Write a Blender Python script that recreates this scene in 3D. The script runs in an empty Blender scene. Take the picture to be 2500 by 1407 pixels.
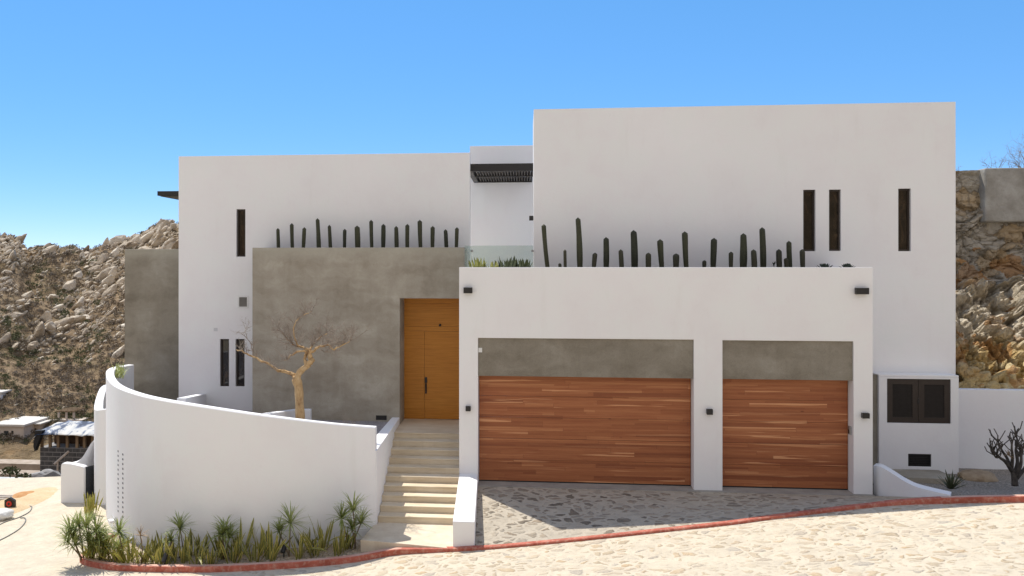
import bpy, bmesh, math, random
from mathutils import Vector, Matrix, noise, Quaternion
random.seed(11)
SC = bpy.context.scene
COL = SC.collection
R = math.radians

# ------------------------------------------------------------------ camera
FOC, CH, PX0, HY = 2200.0, 5.06, 1050.0, 648.0      # pixels of the 2500 px photograph; camera height
YAW = R(6.0)
cam_d = bpy.data.cameras.new('camera'); cam = bpy.data.objects.new('camera', cam_d); COL.objects.link(cam)
cam.location = (0, 0, CH); cam.rotation_euler = (R(90), 0, YAW)
cam_d.sensor_width = 36; cam_d.lens = 36*FOC/2500
cam_d.shift_x = (1250-PX0)/2500; cam_d.shift_y = -(703.5-HY)/2500
cam_d.clip_start = 0.1; cam_d.clip_end = 3000
SC.camera = cam

# ------------------------------------------------------------------ light
SUN_TRAVEL = Vector((.425, -.485, -1)).normalized()
SUN_EL = math.asin(-SUN_TRAVEL.z); SUN_AZ = math.atan2(-SUN_TRAVEL.x, -SUN_TRAVEL.y)
world = bpy.data.worlds.new('World'); SC.world = world; world.use_nodes = True
wn = world.node_tree.nodes; wl = world.node_tree.links
sky = wn.new('ShaderNodeTexSky'); sky.sky_type = 'NISHITA'; sky.sun_disc = False
sky.sun_elevation = SUN_EL; sky.sun_rotation = SUN_AZ
sky.air_density = 0.5; sky.dust_density = 0.0; sky.ozone_density = 10.0; sky.altitude = 0
bg = wn['Background']; bg.inputs[1].default_value = 0.12
hs = wn.new('ShaderNodeHueSaturation'); hs.inputs['Saturation'].default_value = 1.7; hs.inputs['Value'].default_value = 2.1; gm = wn.new('ShaderNodeGamma'); gm.inputs[1].default_value = .4; wl.new(sky.outputs[0], gm.inputs[0]); wl.new(gm.outputs[0], hs.inputs['Color']); 
# bright cloud glow added to the unseen sky behind the camera, filling shaded walls
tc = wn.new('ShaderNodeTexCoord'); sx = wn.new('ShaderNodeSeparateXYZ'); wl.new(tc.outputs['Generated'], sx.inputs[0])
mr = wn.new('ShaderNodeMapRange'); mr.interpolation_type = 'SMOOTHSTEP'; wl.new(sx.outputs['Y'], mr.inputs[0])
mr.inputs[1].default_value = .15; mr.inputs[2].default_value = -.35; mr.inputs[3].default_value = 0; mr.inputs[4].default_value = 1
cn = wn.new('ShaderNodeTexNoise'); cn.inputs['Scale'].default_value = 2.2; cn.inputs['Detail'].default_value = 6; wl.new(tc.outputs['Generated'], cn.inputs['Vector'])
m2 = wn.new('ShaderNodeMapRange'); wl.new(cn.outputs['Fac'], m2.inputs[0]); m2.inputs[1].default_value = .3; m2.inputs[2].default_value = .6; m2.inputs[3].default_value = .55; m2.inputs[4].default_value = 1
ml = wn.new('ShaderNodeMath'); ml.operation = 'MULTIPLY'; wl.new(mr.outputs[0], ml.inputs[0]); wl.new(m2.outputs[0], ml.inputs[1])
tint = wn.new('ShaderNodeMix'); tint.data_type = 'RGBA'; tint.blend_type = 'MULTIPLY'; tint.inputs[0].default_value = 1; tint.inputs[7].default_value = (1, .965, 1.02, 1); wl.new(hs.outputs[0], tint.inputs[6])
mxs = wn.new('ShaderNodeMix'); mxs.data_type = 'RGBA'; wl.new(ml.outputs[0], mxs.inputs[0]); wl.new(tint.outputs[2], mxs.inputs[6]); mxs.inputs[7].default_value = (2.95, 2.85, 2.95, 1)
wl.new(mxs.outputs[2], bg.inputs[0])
sun_d = bpy.data.lights.new('sun', 'SUN'); sun_d.energy = 2.6; sun_d.angle = R(0.53); sun_d.color = (1, .95, .87)
sun = bpy.data.objects.new('sun', sun_d); COL.objects.link(sun); sun.location = (-20, 30, 40)
sun.rotation_euler = SUN_TRAVEL.to_track_quat('-Z', 'Y').to_euler()
SC.view_settings.view_transform = 'Standard'; SC.view_settings.look = 'None'
SC.view_settings.gamma = 1; SC.view_settings.exposure = 1.07
SC.cycles.max_bounces = 8; SC.cycles.diffuse_bounces = 5; SC.cycles.transparent_max_bounces = 12
try: SC.cycles.use_denoising = True
except Exception: pass

# ------------------------------------------------------------------ measuring helpers
CA, SA = math.cos(YAW), math.sin(YAW)
def ray(px, py=HY):
    u = (px-PX0)/FOC; v = (HY-py)/FOC
    return Vector((-SA+u*CA, CA+u*SA, v))
def atY(px, py, Y):
    d = ray(px, py); t = Y/d.y
    return Vector((d.x*t, Y, CH+d.z*t))
def atZ(px, py, z):
    d = ray(px, py); t = (z-CH)/d.z
    return Vector((d.x*t, d.y*t, z))
def XY(px, Y): return atY(px, HY, Y).x
def ZY(px, py, Y): return atY(px, py, Y).z
def lerp(a, b, t): return a+(b-a)*t
def interp(x, pts):
    if x <= pts[0][0]: return pts[0][1]
    for (a, fa), (b, fb) in zip(pts, pts[1:]):
        if x <= b: return lerp(fa, fb, (x-a)/(b-a))
    return pts[-1][1]
def sstep(a, b, x):
    t = max(0, min(1, (x-a)/(b-a))); return t*t*(3-2*t)
def spline(pts, n):
    pts = [Vector(p) for p in pts]; out = []
    P = [2*pts[0]-pts[1]]+pts+[2*pts[-1]-pts[-2]]
    for i in range(1, len(P)-2):
        a, b, c, d = P[i-1:i+3]
        for k in range(n):
            t = k/n
            out.append(.5*((2*b)+(c-a)*t+(2*a-5*b+4*c-d)*t*t+(3*b-a-3*c+d)*t**3))
    out.append(pts[-1]); return out

# ------------------------------------------------------------------ mesh helpers
class MB:
    def __init__(s): s.v = []; s.f = []; s.m = []
    def add(s, vs, fs, mi=0):
        o = len(s.v); s.v += [tuple(v) for v in vs]
        for f in fs: s.f.append(tuple(i+o for i in f)); s.m.append(mi)
        return s
    def box(s, x0, x1, y0, y1, z0, z1, mi=0):
        return s.add([(x0,y0,z0),(x1,y0,z0),(x1,y1,z0),(x0,y1,z0),(x0,y0,z1),(x1,y0,z1),(x1,y1,z1),(x0,y1,z1)],
                     [(0,3,2,1),(4,5,6,7),(0,1,5,4),(1,2,6,5),(2,3,7,6),(3,0,4,7)], mi)
    def hexa(s, b, t, mi=0):          # bottom and top quads, counter-clockwise
        return s.add(list(b)+list(t), [(0,3,2,1),(4,5,6,7),(0,1,5,4),(1,2,6,5),(2,3,7,6),(3,0,4,7)], mi)
    def tube(s, pts, rad, n=6, mi=0, cap=True):
        pts = [Vector(p) for p in pts]; vs = []; fs = []
        if not hasattr(rad, '__len__'): rad = [rad]*len(pts)
        ref = None
        for i, p in enumerate(pts):
            d = (pts[min(i+1, len(pts)-1)]-pts[max(i-1, 0)])
            if d.length < 1e-9: d = Vector((0,0,1))
            d.normalize()
            if ref is None: ref = d.orthogonal().normalized()
            ref = (ref-d*ref.dot(d))
            ref = ref.normalized() if ref.length > 1e-6 else d.orthogonal().normalized()
            q = d.cross(ref)
            for k in range(n):
                a = 2*math.pi*k/n; vs.append(p+(ref*math.cos(a)+q*math.sin(a))*rad[i])
        for i in range(len(pts)-1):
            for k in range(n):
                a = i*n+k; b = i*n+(k+1) % n; fs.append((a, b, b+n, a+n))
        if cap: fs += [tuple(range(n-1, -1, -1)), tuple(range((len(pts)-1)*n, len(pts)*n))]
        return s.add(vs, fs, mi)
    def sheet(s, rows, mi=0):
        n = len(rows[0]); vs = [p for r in rows for p in r]
        return s.add(vs, [(i*n+k, i*n+k+1, (i+1)*n+k+1, (i+1)*n+k) for i in range(len(rows)-1) for k in range(n-1)], mi)
    def build(s, name, mats, parent=None, smooth=False, bevel=0, shift=None, angle=None):
        me = bpy.data.meshes.new(name)
        off = Vector(shift) if shift is not None else (base_of(parent) if parent else Vector((0,0,0)))
        me.from_pydata([tuple(Vector(v)-off) for v in s.v], [], s.f)
        for m in (mats if isinstance(mats, (list, tuple)) else [mats]): me.materials.append(m)
        me.polygons.foreach_set('material_index', s.m)
        if smooth: me.polygons.foreach_set('use_smooth', [True]*len(s.f))
        me.update()
        o = bpy.data.objects.new(name, me); COL.objects.link(o)
        if parent: o.parent = parent
        if bevel:
            b = o.modifiers.new('bevel', 'BEVEL'); b.width = bevel; b.segments = 2; b.limit_method = 'ANGLE'; b.angle_limit = R(40)
        return o
def base_of(o):
    p = Vector((0,0,0))
    while o is not None: p += Vector(o.location); o = o.parent
    return p
def tag(o, label=None, cat=None, group=None, kind=None):
    if label: o['label'] = label
    if cat: o['category'] = cat
    if group: o['group'] = group
    if kind: o['kind'] = kind
    return o
def root(name, label, cat, loc=(0,0,0), group=None):
    o = bpy.data.objects.new(name, None); COL.objects.link(o); o.location = loc; o.empty_display_size = .2
    return tag(o, label, cat, group)
def solo(mb, name, mats, label, cat, loc=(0,0,0), group=None, kind=None, **kw):   # a thing that is one mesh, its origin at loc
    o = mb.build(name, mats, shift=loc, **kw); o.location = loc
    return tag(o, label, cat, group, kind)
def copy_tree(o, parent=None):
    c = o.copy(); COL.objects.link(c)
    if parent: c.parent = parent
    for ch in list(o.children): copy_tree(ch, c)
    return c
def wall_grid(mb, x0, x1, y0, y1, z0, z1, holes):
    """a wall x0..x1, z0..z1 with thickness y0..y1 and rectangular through openings"""
    xs = sorted({x0, x1}|{h for q in holes for h in q[:2] if x0 < h < x1}); zs = sorted({z0, z1}|{h for q in holes for h in q[2:4] if z0 < h < z1})
    nx, nz = len(xs)-1, len(zs)-1
    def solid(i, k):
        if i < 0 or k < 0 or i >= nx or k >= nz: return False
        cx, cz = (xs[i]+xs[i+1])/2, (zs[k]+zs[k+1])/2
        return not any(h[0] < cx < h[1] and h[2] < cz < h[3] for h in holes)
    idx = {}; vs = []; fs = []
    def V(i, k, s):
        if (i, k, s) not in idx: idx[(i, k, s)] = len(vs); vs.append((xs[i], (y0, y1)[s], zs[k]))
        return idx[(i, k, s)]
    for i in range(nx):
        for k in range(nz):
            if not solid(i, k): continue
            fs.append((V(i,k,0), V(i+1,k,0), V(i+1,k+1,0), V(i,k+1,0)))
            fs.append((V(i,k,1), V(i,k+1,1), V(i+1,k+1,1), V(i+1,k,1)))
            if not solid(i-1, k): fs.append((V(i,k,0), V(i,k+1,0), V(i,k+1,1), V(i,k,1)))
            if not solid(i+1, k): fs.append((V(i+1,k,0), V(i+1,k,1), V(i+1,k+1,1), V(i+1,k+1,0)))
            if not solid(i, k-1): fs.append((V(i,k,0), V(i,k,1), V(i+1,k,1), V(i+1,k,0)))
            if not solid(i, k+1): fs.append((V(i,k+1,0), V(i+1,k+1,0), V(i+1,k+1,1), V(i,k+1,1)))
    mb.add(vs, fs); return mb

# ------------------------------------------------------------------ materials
class Mat:
    def __init__(s, name, rough=.8, spec=.3):
        s.m = bpy.data.materials.new(name); s.m.use_nodes = True
        s.n = s.m.node_tree.nodes; s.l = s.m.node_tree.links
        s.b = s.n['Principled BSDF']; s.b.inputs['Roughness'].default_value = rough
        s.b.inputs['Specular IOR Level'].default_value = spec
    def set(s, sock, val):
        if hasattr(val, 'is_output'): s.l.new(val, sock)
        elif isinstance(val, (tuple, list)) and len(val) == 3 and sock.type == 'RGBA': sock.default_value = (*val, 1)
        else: sock.default_value = val
    def pos(s): return s.n.new('ShaderNodeNewGeometry').outputs['Position']
    def obj(s): return s.n.new('ShaderNodeTexCoord').outputs['Object']
    def rnd(s): return s.n.new('ShaderNodeObjectInfo').outputs['Random']
    def mapv(s, v, scale=(1,1,1), loc=(0,0,0), rot=(0,0,0)):
        n = s.n.new('ShaderNodeMapping'); s.l.new(v, n.inputs[0])
        n.inputs['Scale'].default_value = scale; n.inputs['Location'].default_value = loc; n.inputs['Rotation'].default_value = rot
        return n.outputs[0]
    def noise(s, v, scale=5, detail=4, rough=.55, dist=0, color=False):
        n = s.n.new('ShaderNodeTexNoise'); s.l.new(v, n.inputs['Vector'])
        n.inputs['Scale'].default_value = scale; n.inputs['Detail'].default_value = detail
        n.inputs['Roughness'].default_value = rough; n.inputs['Distortion'].default_value = dist
        return n.outputs['Color' if color else 'Fac']
    def vor(s, v, scale=5, feature='F1', out='Distance', rand=1):
        n = s.n.new('ShaderNodeTexVoronoi'); n.feature = feature; s.l.new(v, n.inputs['Vector'])
        n.inputs['Scale'].default_value = scale; n.inputs['Randomness'].default_value = rand
        return n.outputs[out]
    def white(s, v, dim='3D'):
        n = s.n.new('ShaderNodeTexWhiteNoise'); n.noise_dimensions = dim
        s.l.new(v, n.inputs['W' if dim == '1D' else 'Vector']); return n.outputs['Value']
    def math(s, op, a, b=0.0, c=None, clamp=False):
        n = s.n.new('ShaderNodeMath'); n.operation = op; n.use_clamp = clamp
        s.set(n.inputs[0], a); s.set(n.inputs[1], b)
        if c is not None: s.set(n.inputs[2], c)
        return n.outputs[0]
    def ramp(s, f, stops):
        n = s.n.new('ShaderNodeValToRGB'); s.l.new(f, n.inputs[0]); e = n.color_ramp.elements
        while len(e) < len(stops): e.new(.5)
        for el, (p, c) in zip(e, stops):
            el.position = p; el.color = (*c, 1) if hasattr(c, '__len__') else (c, c, c, 1)
        return n.outputs[0]
    def rng(s, f, a, b, c=0, d=1, smooth=True):
        n = s.n.new('ShaderNodeMapRange'); n.interpolation_type = 'SMOOTHSTEP' if smooth else 'LINEAR'
        s.l.new(f, n.inputs[0])
        for i, x in enumerate((a, b, c, d)): n.inputs[1+i].default_value = x
        return n.outputs[0]
    def mix(s, f, a, b, mode='MIX'):
        n = s.n.new('ShaderNodeMix'); n.data_type = 'RGBA'; n.blend_type = mode
        s.set(n.inputs[0], f); s.set(n.inputs[6], a); s.set(n.inputs[7], b); return n.outputs[2]
    def sep(s, v):
        n = s.n.new('ShaderNodeSeparateXYZ'); s.l.new(v, n.inputs[0]); return n.outputs
    def comb(s, x=0.0, y=0.0, z=0.0):
        n = s.n.new('ShaderNodeCombineXYZ')
        for i, q in enumerate((x, y, z)): s.set(n.inputs[i], q)
        return n.outputs[0]
    def vadd(s, a, b, op='ADD'):
        n = s.n.new('ShaderNodeVectorMath'); n.operation = op; s.set(n.inputs[0], a); s.set(n.inputs[1], b); return n.outputs[0]
    def vscale(s, a, k):
        n = s.n.new('ShaderNodeVectorMath'); n.operation = 'SCALE'; s.set(n.inputs[0], a); n.inputs['Scale'].default_value = k; return n.outputs[0]
    def bump(s, h, dist=.01, strength=1):
        n = s.n.new('ShaderNodeBump'); s.l.new(h, n.inputs['Height']); n.inputs['Distance'].default_value = dist; n.inputs['Strength'].default_value = strength
        s.l.new(n.outputs[0], s.b.inputs['Normal'])
    def col(s, c): s.set(s.b.inputs['Base Color'], c); return s
    def rgh(s, r): s.set(s.b.inputs['Roughness'], r); return s

def m_stucco():
    k = Mat('white_stucco', .85, .25); p = k.pos()
    a = k.noise(p, .55, 5, .6); b = k.noise(k.mapv(p, (3,3,.5)), 1.0, 4, .6)
    c = k.ramp(a, [(.3, (.79,.775,.775)), (.7, (.85,.845,.845))])
    c = k.mix(k.rng(k.noise(p, 1.1, 5, .7), .42, .62, 0, .55), c, (.80,.815,.80))
    c = k.mix(k.rng(k.noise(k.mapv(p, (4,4,1.2)), 3, 6, .75), .56, .78, 0, .22), c, (.68,.655,.63))
    c = k.mix(k.rng(b, .55, .8, 0, .16), c, (.66,.63,.6))
    k.col(c)
    f = k.noise(p, 9, 6, .65); g = k.noise(p, 90, 2, .5)
    k.bump(k.math('ADD', k.math('MULTIPLY', f, .7), k.math('MULTIPLY', g, .25)), .012, .45); return k.m
def m_concrete(name='trowelled_concrete', d=1.0):
    k = Mat(name, .7, .3); p = k.pos()
    w = k.vadd(p, k.vscale(k.noise(p, 1.3, 4, .6, color=True), .7))
    a = k.noise(w, 1.0, 7, .66); b = k.noise(k.mapv(w, (.5,.5,1.9)), 1.5, 5, .6); s = k.noise(k.mapv(p, (9,9,.5)), 1, 3, .6)
    gr = k.noise(p, 60, 4, .75); tr = k.noise(k.mapv(w, (3,3,7)), 2.2, 6, .7, 1.2)
    f = k.math('ADD', k.math('MULTIPLY', a, .50), k.math('ADD', k.math('MULTIPLY', b, .34), k.math('ADD', k.math('MULTIPLY', s, .06), k.math('MULTIPLY', tr, .10))))
    c = k.ramp(f, [(.34, (.155*d,.133*d,.101*d)), (.46, (.218*d,.194*d,.153*d)), (.55, (.262*d,.238*d,.193*d)), (.70, (.36*d,.34*d,.29*d))])
    c = k.mix(k.rng(tr, .54, .74, 0, .3), c, (.15*d,.132*d,.105*d))
    c = k.mix(k.rng(gr, .54, .72, 0, .6), c, (.12*d,.105*d,.085*d))
    c = k.mix(k.rng(gr, .44, .3, 0, .3), c, (.42*d,.40*d,.35*d))
    hole = k.vor(p, 5.5)
    c = k.mix(k.rng(hole, .02, .05, .7, 0), c, (.06,.05,.04))
    z = k.sep(p)[2]
    c = k.mix(k.rng(k.math('ADD', z, k.math('MULTIPLY', k.noise(p, 3, 3), .5)), 5.3, 5.75, 0, .5), c, (.42,.40,.33))
    k.col(c); k.bump(k.math('ADD', k.noise(w, 22, 5, .6), k.math('MULTIPLY', gr, .5)), .012, .5); return k.m
def m_planks():
    k = Mat('reddish_plank_wood', .5, .35); x, y, z = k.sep(k.pos())[:3]
    H = .092
    row = k.math('FLOOR', k.math('DIVIDE', z, H)); rr = k.white(row, '1D')
    xx = k.math('DIVIDE', k.math('ADD', x, k.math('MULTIPLY', rr, 17.0)), k.math('ADD', 1.7, k.math('MULTIPLY', rr, 2.4)))
    pid = k.math('FLOOR', xx); r1 = k.white(k.comb(pid, row, 3.3)); r2 = k.white(k.comb(pid, row, 9.1))
    sub = k.math('FLOOR', k.math('DIVIDE', z, H*.5)); r3 = k.white(k.comb(k.math('FLOOR', k.math('DIVIDE', k.math('ADD', x, k.math('MULTIPLY', k.white(sub, '1D'), 9)), 2.1)), sub, 1.0))
    rm = k.math('ADD', k.math('MULTIPLY', r1, .6), k.math('MULTIPLY', r3, .4))
    c = k.ramp(rm, [(.1, (.245,.078,.030)), (.4, (.345,.120,.045)), (.72, (.41,.152,.060)), (.95, (.52,.225,.095))])
    off = k.math('MULTIPLY', r2, 30)
    gv = k.comb(k.math('ADD', k.math('MULTIPLY', x, .55), off), 0.0, k.math('ADD', k.math('MULTIPLY', z, 26), off))
    g = k.noise(gv, 1.6, 6, .62, .6)
    c = k.mix(k.rng(g, .42, .72, 0, .7), c, (.25,.062,.023))
    g2 = k.noise(k.comb(k.math('ADD', k.math('MULTIPLY', x, .42), off), 1.0, k.math('ADD', k.math('MULTIPLY', z, 13), off)), 1.2, 2, .5)
    c = k.mix(k.math('MULTIPLY', k.rng(g2, .57, .64, 0, .75), k.rng(r2, .45, .75, 0, 1)), c, (.70,.35,.17))
    kn = k.vor(k.comb(k.math('MULTIPLY', x, 1.1), 0.0, k.math('MULTIPLY', z, 2.6)), 1.0)
    c = k.mix(k.rng(kn, .02, .065, .7, 0), c, (.12,.03,.014))
    fz = k.math('FRACT', k.math('DIVIDE', z, H)); fx = k.math('FRACT', xx)
    e = k.math('MINIMUM', k.rng(fz, 0, .05), k.rng(fx, 0, .006))
    c = k.mix(k.math('MULTIPLY', k.math('SUBTRACT', 1, e), .45), c, (.13,.04,.018))
    k.col(c); k.bump(k.math('ADD', e, k.math('MULTIPLY', g, .15)), .003, .6); return k.m
def m_oak():
    k = Mat('golden_oak', .45, .35); x, y, z = k.sep(k.pos())[:3]
    g = k.noise(k.comb(k.math('MULTIPLY', x, 1.1), k.math('MULTIPLY', y, 1.1), k.math('MULTIPLY', z, 30)), 1.5, 6, .65, .5)
    row = k.math('FLOOR', k.math('DIVIDE', z, .3)); r = k.white(row, '1D')
    c = k.ramp(g, [(.25, (.36,.125,.014)), (.5, (.52,.205,.022)), (.75, (.62,.275,.042))])
    c = k.mix(k.math('MULTIPLY', r, .25), c, (.5,.18,.014)); k.col(c); k.bump(g, .002, .5); return k.m
def m_travertine():
    k = Mat('cream_travertine', .6, .35); p = k.pos()
    g = k.noise(k.mapv(p, (.7,1.5,14)), 1.8, 6, .62, .4); h = k.noise(p, 2.2, 4)
    bx = k.math('FLOOR', k.math('DIVIDE', k.sep(p)[0], .61)); r = k.white(k.comb(bx, k.math('FLOOR', k.math('MULTIPLY', k.sep(p)[1], 3.8)), 0.0))
    c = k.ramp(k.math('ADD', k.math('MULTIPLY', g, .65), k.math('MULTIPLY', h, .35)), [(.3, (.52,.42,.285)), (.5, (.66,.56,.41)), (.7, (.74,.66,.52))])
    c = k.mix(k.math('MULTIPLY', r, .25), c, (.5,.39,.25))
    k.col(c); k.bump(g, .003, .5); return k.m
def m_cobble(name, mortar, stones, amount, fade=False, scale=2.5, gap=(.05,.12)):
    k = Mat(name, .85, .2); p = k.pos()
    q = k.comb(k.sep(p)[0], k.sep(p)[1], 0.0)
    w = k.vadd(q, k.vscale(k.vadd(k.noise(q, 1.6, 2, .5, color=True), (-.5,-.5,-.5)), .45))
    w = k.vadd(w, k.vscale(k.vadd(k.noise(q, 7.0, 3, .6, color=True), (-.5,-.5,-.5)), .14))
    w = k.mapv(w, (.85,1.1,1))
    e = k.vor(w, scale, 'DISTANCE_TO_EDGE'); rnd = k.sep(k.vor(w, scale, 'F1', 'Color'))
    fine = k.noise(p, 24, 5, .75); mid = k.noise(p, 7, 5, .65); big = k.noise(q, .4, 4, .6)
    shr = k.math('MULTIPLY', rnd[2], .10)                       # every stone is worn down by its own amount
    ee = k.math('SUBTRACT', k.math('ADD', e, k.math('MULTIPLY', k.math('SUBTRACT', mid, .5), .10)), shr)
    mask = k.rng(ee, gap[0], gap[1])
    vis = k.math('MULTIPLY', k.rng(rnd[0], amount[0], amount[1]), k.rng(big, .3, .6, .72, 1))
    if fade: vis = k.math('MULTIPLY', vis, k.rng(k.math('ADD', k.sep(p)[0], k.math('MULTIPLY', big, 3)), -7.0, -1.0, .06, 1))
    sc = k.ramp(rnd[1], stones)
    sc = k.mix(k.rng(mid, .35, .7, 0, .5), sc, k.mix(.5, sc, mortar))
    sc = k.mix(k.rng(fine, .5, .75, 0, .4), sc, k.mix(.75, sc, (.05,.04,.03)))
    mc = k.mix(k.rng(k.noise(q, 2.3, 6, .7), .35, .68, 0, .7), mortar, tuple(.78*x for x in mortar))
    mc = k.mix(k.rng(fine, .52, .8, 0, .4), mc, tuple(.68*x for x in mortar))
    c = k.mix(k.math('MULTIPLY', mask, vis), mc, sc)
    rim = k.math('MULTIPLY', k.math('MULTIPLY', k.rng(ee, gap[0]-.03, gap[0]+.02), k.rng(ee, gap[0]+.07, gap[0]+.02)), k.rng(rnd[2], .35, .9, 0, .28))
    c = k.mix(k.math('MULTIPLY', rim, k.math('MULTIPLY_ADD', vis, .8, .12)), c, tuple(.45*x for x in mortar))
    k.col(c)
    h = k.math('ADD', k.math('MULTIPLY', k.rng(ee, .02, .28), k.math('MULTIPLY_ADD', vis, .6, .35)), k.math('ADD', k.math('MULTIPLY', fine, .4), k.math('MULTIPLY', mid, .5)))
    k.bump(h, .03, .8); return k.m
def m_noise(name, stops, scale=4, rough=.85, bump=.02, spec=.2, detail=6, use_obj=False, fine=None, stretch=(1,1,1), rnd=0, bscale=None, bstr=.7):
    k = Mat(name, rough, spec); p = k.obj() if use_obj else k.pos()
    p = k.mapv(p, stretch)
    a = k.noise(p, scale, detail, .62); f = a
    if rnd: f = k.math('ADD', a, k.math('MULTIPLY', k.math('SUBTRACT', k.rnd(), .5), rnd))
    c = k.ramp(f, stops)
    if fine:
        c = k.mix(k.rng(k.noise(p, fine[0], 4, .65), .45, .75, 0, fine[2]), c, fine[1])
    k.col(c)
    if bump: k.bump(k.noise(p, bscale or scale*4, 5, .65), bump, bstr)
    return k.m
def m_plain(name, c, rough=.5, spec=.4, metal=0):
    k = Mat(name, rough, spec); p = k.obj()
    n = k.noise(p, 12, 4); k.col(k.mix(k.rng(n, .3, .7, 0, .3), c, tuple(x*.72 for x in c))); k.b.inputs['Metallic'].default_value = metal
    k.rgh(k.rng(n, .2, .8, max(.02, rough-.08), min(1, rough+.08))); return k.m
def m_leaf(name, a, b, edge=None, transl=.25, rough=.45):
    k = Mat(name, rough, .35); p = k.obj()
    n = k.noise(k.mapv(p, (6,6,14)), 2, 3); f = k.math('ADD', k.math('MULTIPLY', n, .7), k.math('MULTIPLY', k.rnd(), .35))
    c = k.ramp(f, [(.3, a), (.75, b)]); k.col(c)
    if transl:
        tr = k.n.new('ShaderNodeBsdfTranslucent'); k.l.new(c, tr.inputs[0]); mx = k.n.new('ShaderNodeMixShader'); mx.inputs[0].default_value = transl
        out = k.n['Material Output']; k.l.new(k.b.outputs[0], mx.inputs[1]); k.l.new(tr.outputs[0], mx.inputs[2]); k.l.new(mx.outputs[0], out.inputs[0])
    return k.m
def m_clear():
    k = Mat('clear_glass', .02, .5); k.col((.9,.96,.94))
    tr = k.n.new('ShaderNodeBsdfTransparent'); tr.inputs[0].default_value = (.86,.92,.9,1)
    gl = k.n.new('ShaderNodeBsdfGlossy'); gl.inputs['Roughness'].default_value = .02
    fr = k.n.new('ShaderNodeFresnel'); fr.inputs[0].default_value = 1.5
    mx = k.n.new('ShaderNodeMixShader'); k.l.new(k.math('MINIMUM', k.math('MULTIPLY_ADD', fr.outputs[0], 1.0, .03), .22), mx.inputs[0]); k.l.new(tr.outputs[0], mx.inputs[1]); k.l.new(gl.outputs[0], mx.inputs[2])
    k.l.new(mx.outputs[0], k.n['Material Output'].inputs[0]); return k.m

STUCCO = m_stucco(); CONC = m_concrete(d=1.48); CONC_L = m_concrete('lintel_concrete', 1.0); CONC_D = m_concrete('weathered_concrete', 1.05); PLANK = m_planks(); OAK = m_oak(); TRAV = m_travertine()
ROADM = m_cobble('pale_cobblestone', (.60,.525,.405), [(0, (.37,.29,.195)), (.35, (.46,.375,.26)), (.6, (.47,.345,.21)), (1, (.38,.34,.285))], (-.1, .85), True, 5.0, (.06,.12))
DRIVEM = m_cobble('driveway_stone', (.47,.415,.33), [(0, (.12,.098,.074)), (.35, (.19,.155,.115)), (.65, (.27,.205,.14)), (1, (.30,.265,.215))], (-.15, .75), False, 4.7, (.06,.13))
APRON = m_noise('smooth_cement', [(.3, (.26,.245,.22)), (.7, (.38,.36,.32))], 2.5, .8, .006)
KERB = m_noise('red_kerb_paint', [(.3, (.33,.085,.055)), (.55, (.47,.135,.09)), (.75, (.55,.22,.16))], 3.5, .7, .012, fine=(14, (.55,.40,.31), .5))
KERB_TOP = m_noise('worn_kerb_top', [(.3, (.55,.42,.33)), (.55, (.6,.33,.25)), (.75, (.52,.2,.14))], 2.5, .8, .01)
BLACK = m_plain('black_metal', (.022,.02,.019), .45, .4)
BRONZE = m_plain('dark_bronze', (.035,.024,.018), .5, .4)
STEEL = m_plain('grey_steel', (.35,.35,.35), .4, .5, .7)
WHITEP = m_plain('white_plastic', (.75,.75,.73), .5)
CLEAR = m_clear()
def m_pane():
    k = Mat('dark_window_glass', .04, .6); k.col(k.ramp(k.noise(k.mapv(k.pos(), (5,5,1.6), rot=(0,.5,0)), 1.2, 3, .6, 1.2), [(.42, (.008,.006,.005)), (.6, (.028,.018,.011)), (.72, (.07,.045,.026))])); return k.m  # brown reflections put into the colour of the glass
PANE = m_pane()
GRAVEL = m_noise('tan_gravel', [(.3, (.25,.19,.13)), (.5, (.46,.37,.27)), (.7, (.62,.54,.43))], 22, .95, .03, detail=4, bscale=35, bstr=1)
GRAVEL_G = m_noise('grey_gravel', [(.3, (.12,.105,.088)), (.5, (.28,.245,.205)), (.7, (.45,.405,.345))], 26, .95, .03, detail=4, bscale=38, bstr=1)
SAND = m_noise('dusty_sand', [(.3, (.50,.38,.23)), (.55, (.58,.44,.27)), (.75, (.6,.5,.36))], 2.2, .95, .02, fine=(18, (.3,.2,.11), .4))
ORANGE = m_noise('orange_dirt', [(.3, (.4,.19,.07)), (.7, (.56,.33,.16))], 5, .95, .03)
SOIL = m_noise('planter_earth', [(.3, (.1,.07,.045)), (.7, (.2,.15,.1))], 8, .95, .03)

# ------------------------------------------------------------------ the ground: road, kerb, driveway, beds
def road_z(x, y=0):
    b = -.48+.088*(x+.93)
    if x < -.93: b = -.48+.125*(x+.93)
    if x < -3.5: b = -.801+.06*(x+3.5)
    return b+.012*noise.noise(Vector((x*.5, y*.5, 0)))
kerb_px = [(2700,1226),(2500,1227.5),(2420,1228),(2330,1230),(2200,1234),(2100,1243),(1900,1267),(1770,1284),(1500,1313),(1300,1333),(1165,1344),(1040,1351),(960,1357),(870,1373),(700,1389),(500,1398),(300,1395),(228,1386),(195,1374)]
def on_road(px, py):
    z = -.3
    for _ in range(30): p = atZ(px, py, z); z = lerp(z, road_z(p.x, p.y), .6)
    return atZ(px, py, z)
KL = [on_road(a, b) for a, b in kerb_px]
KL += [Vector((KL[-1].x-.12, KL[-1].y+.45, 0)), Vector((KL[-1].x-.16, KL[-1].y+1.0, 0)), Vector((KL[-1].x-.18, KL[-1].y+1.7, 0))]
for e_ in (2.5, 5, 8, 12, 18): KL.insert(0, Vector((KL[0].x+e_*.5+.8, KL[0].y+.12*e_*.5, 0)))
KS = spline(KL, 8)
for p in KS: p.z = road_z(p.x, p.y)
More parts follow.
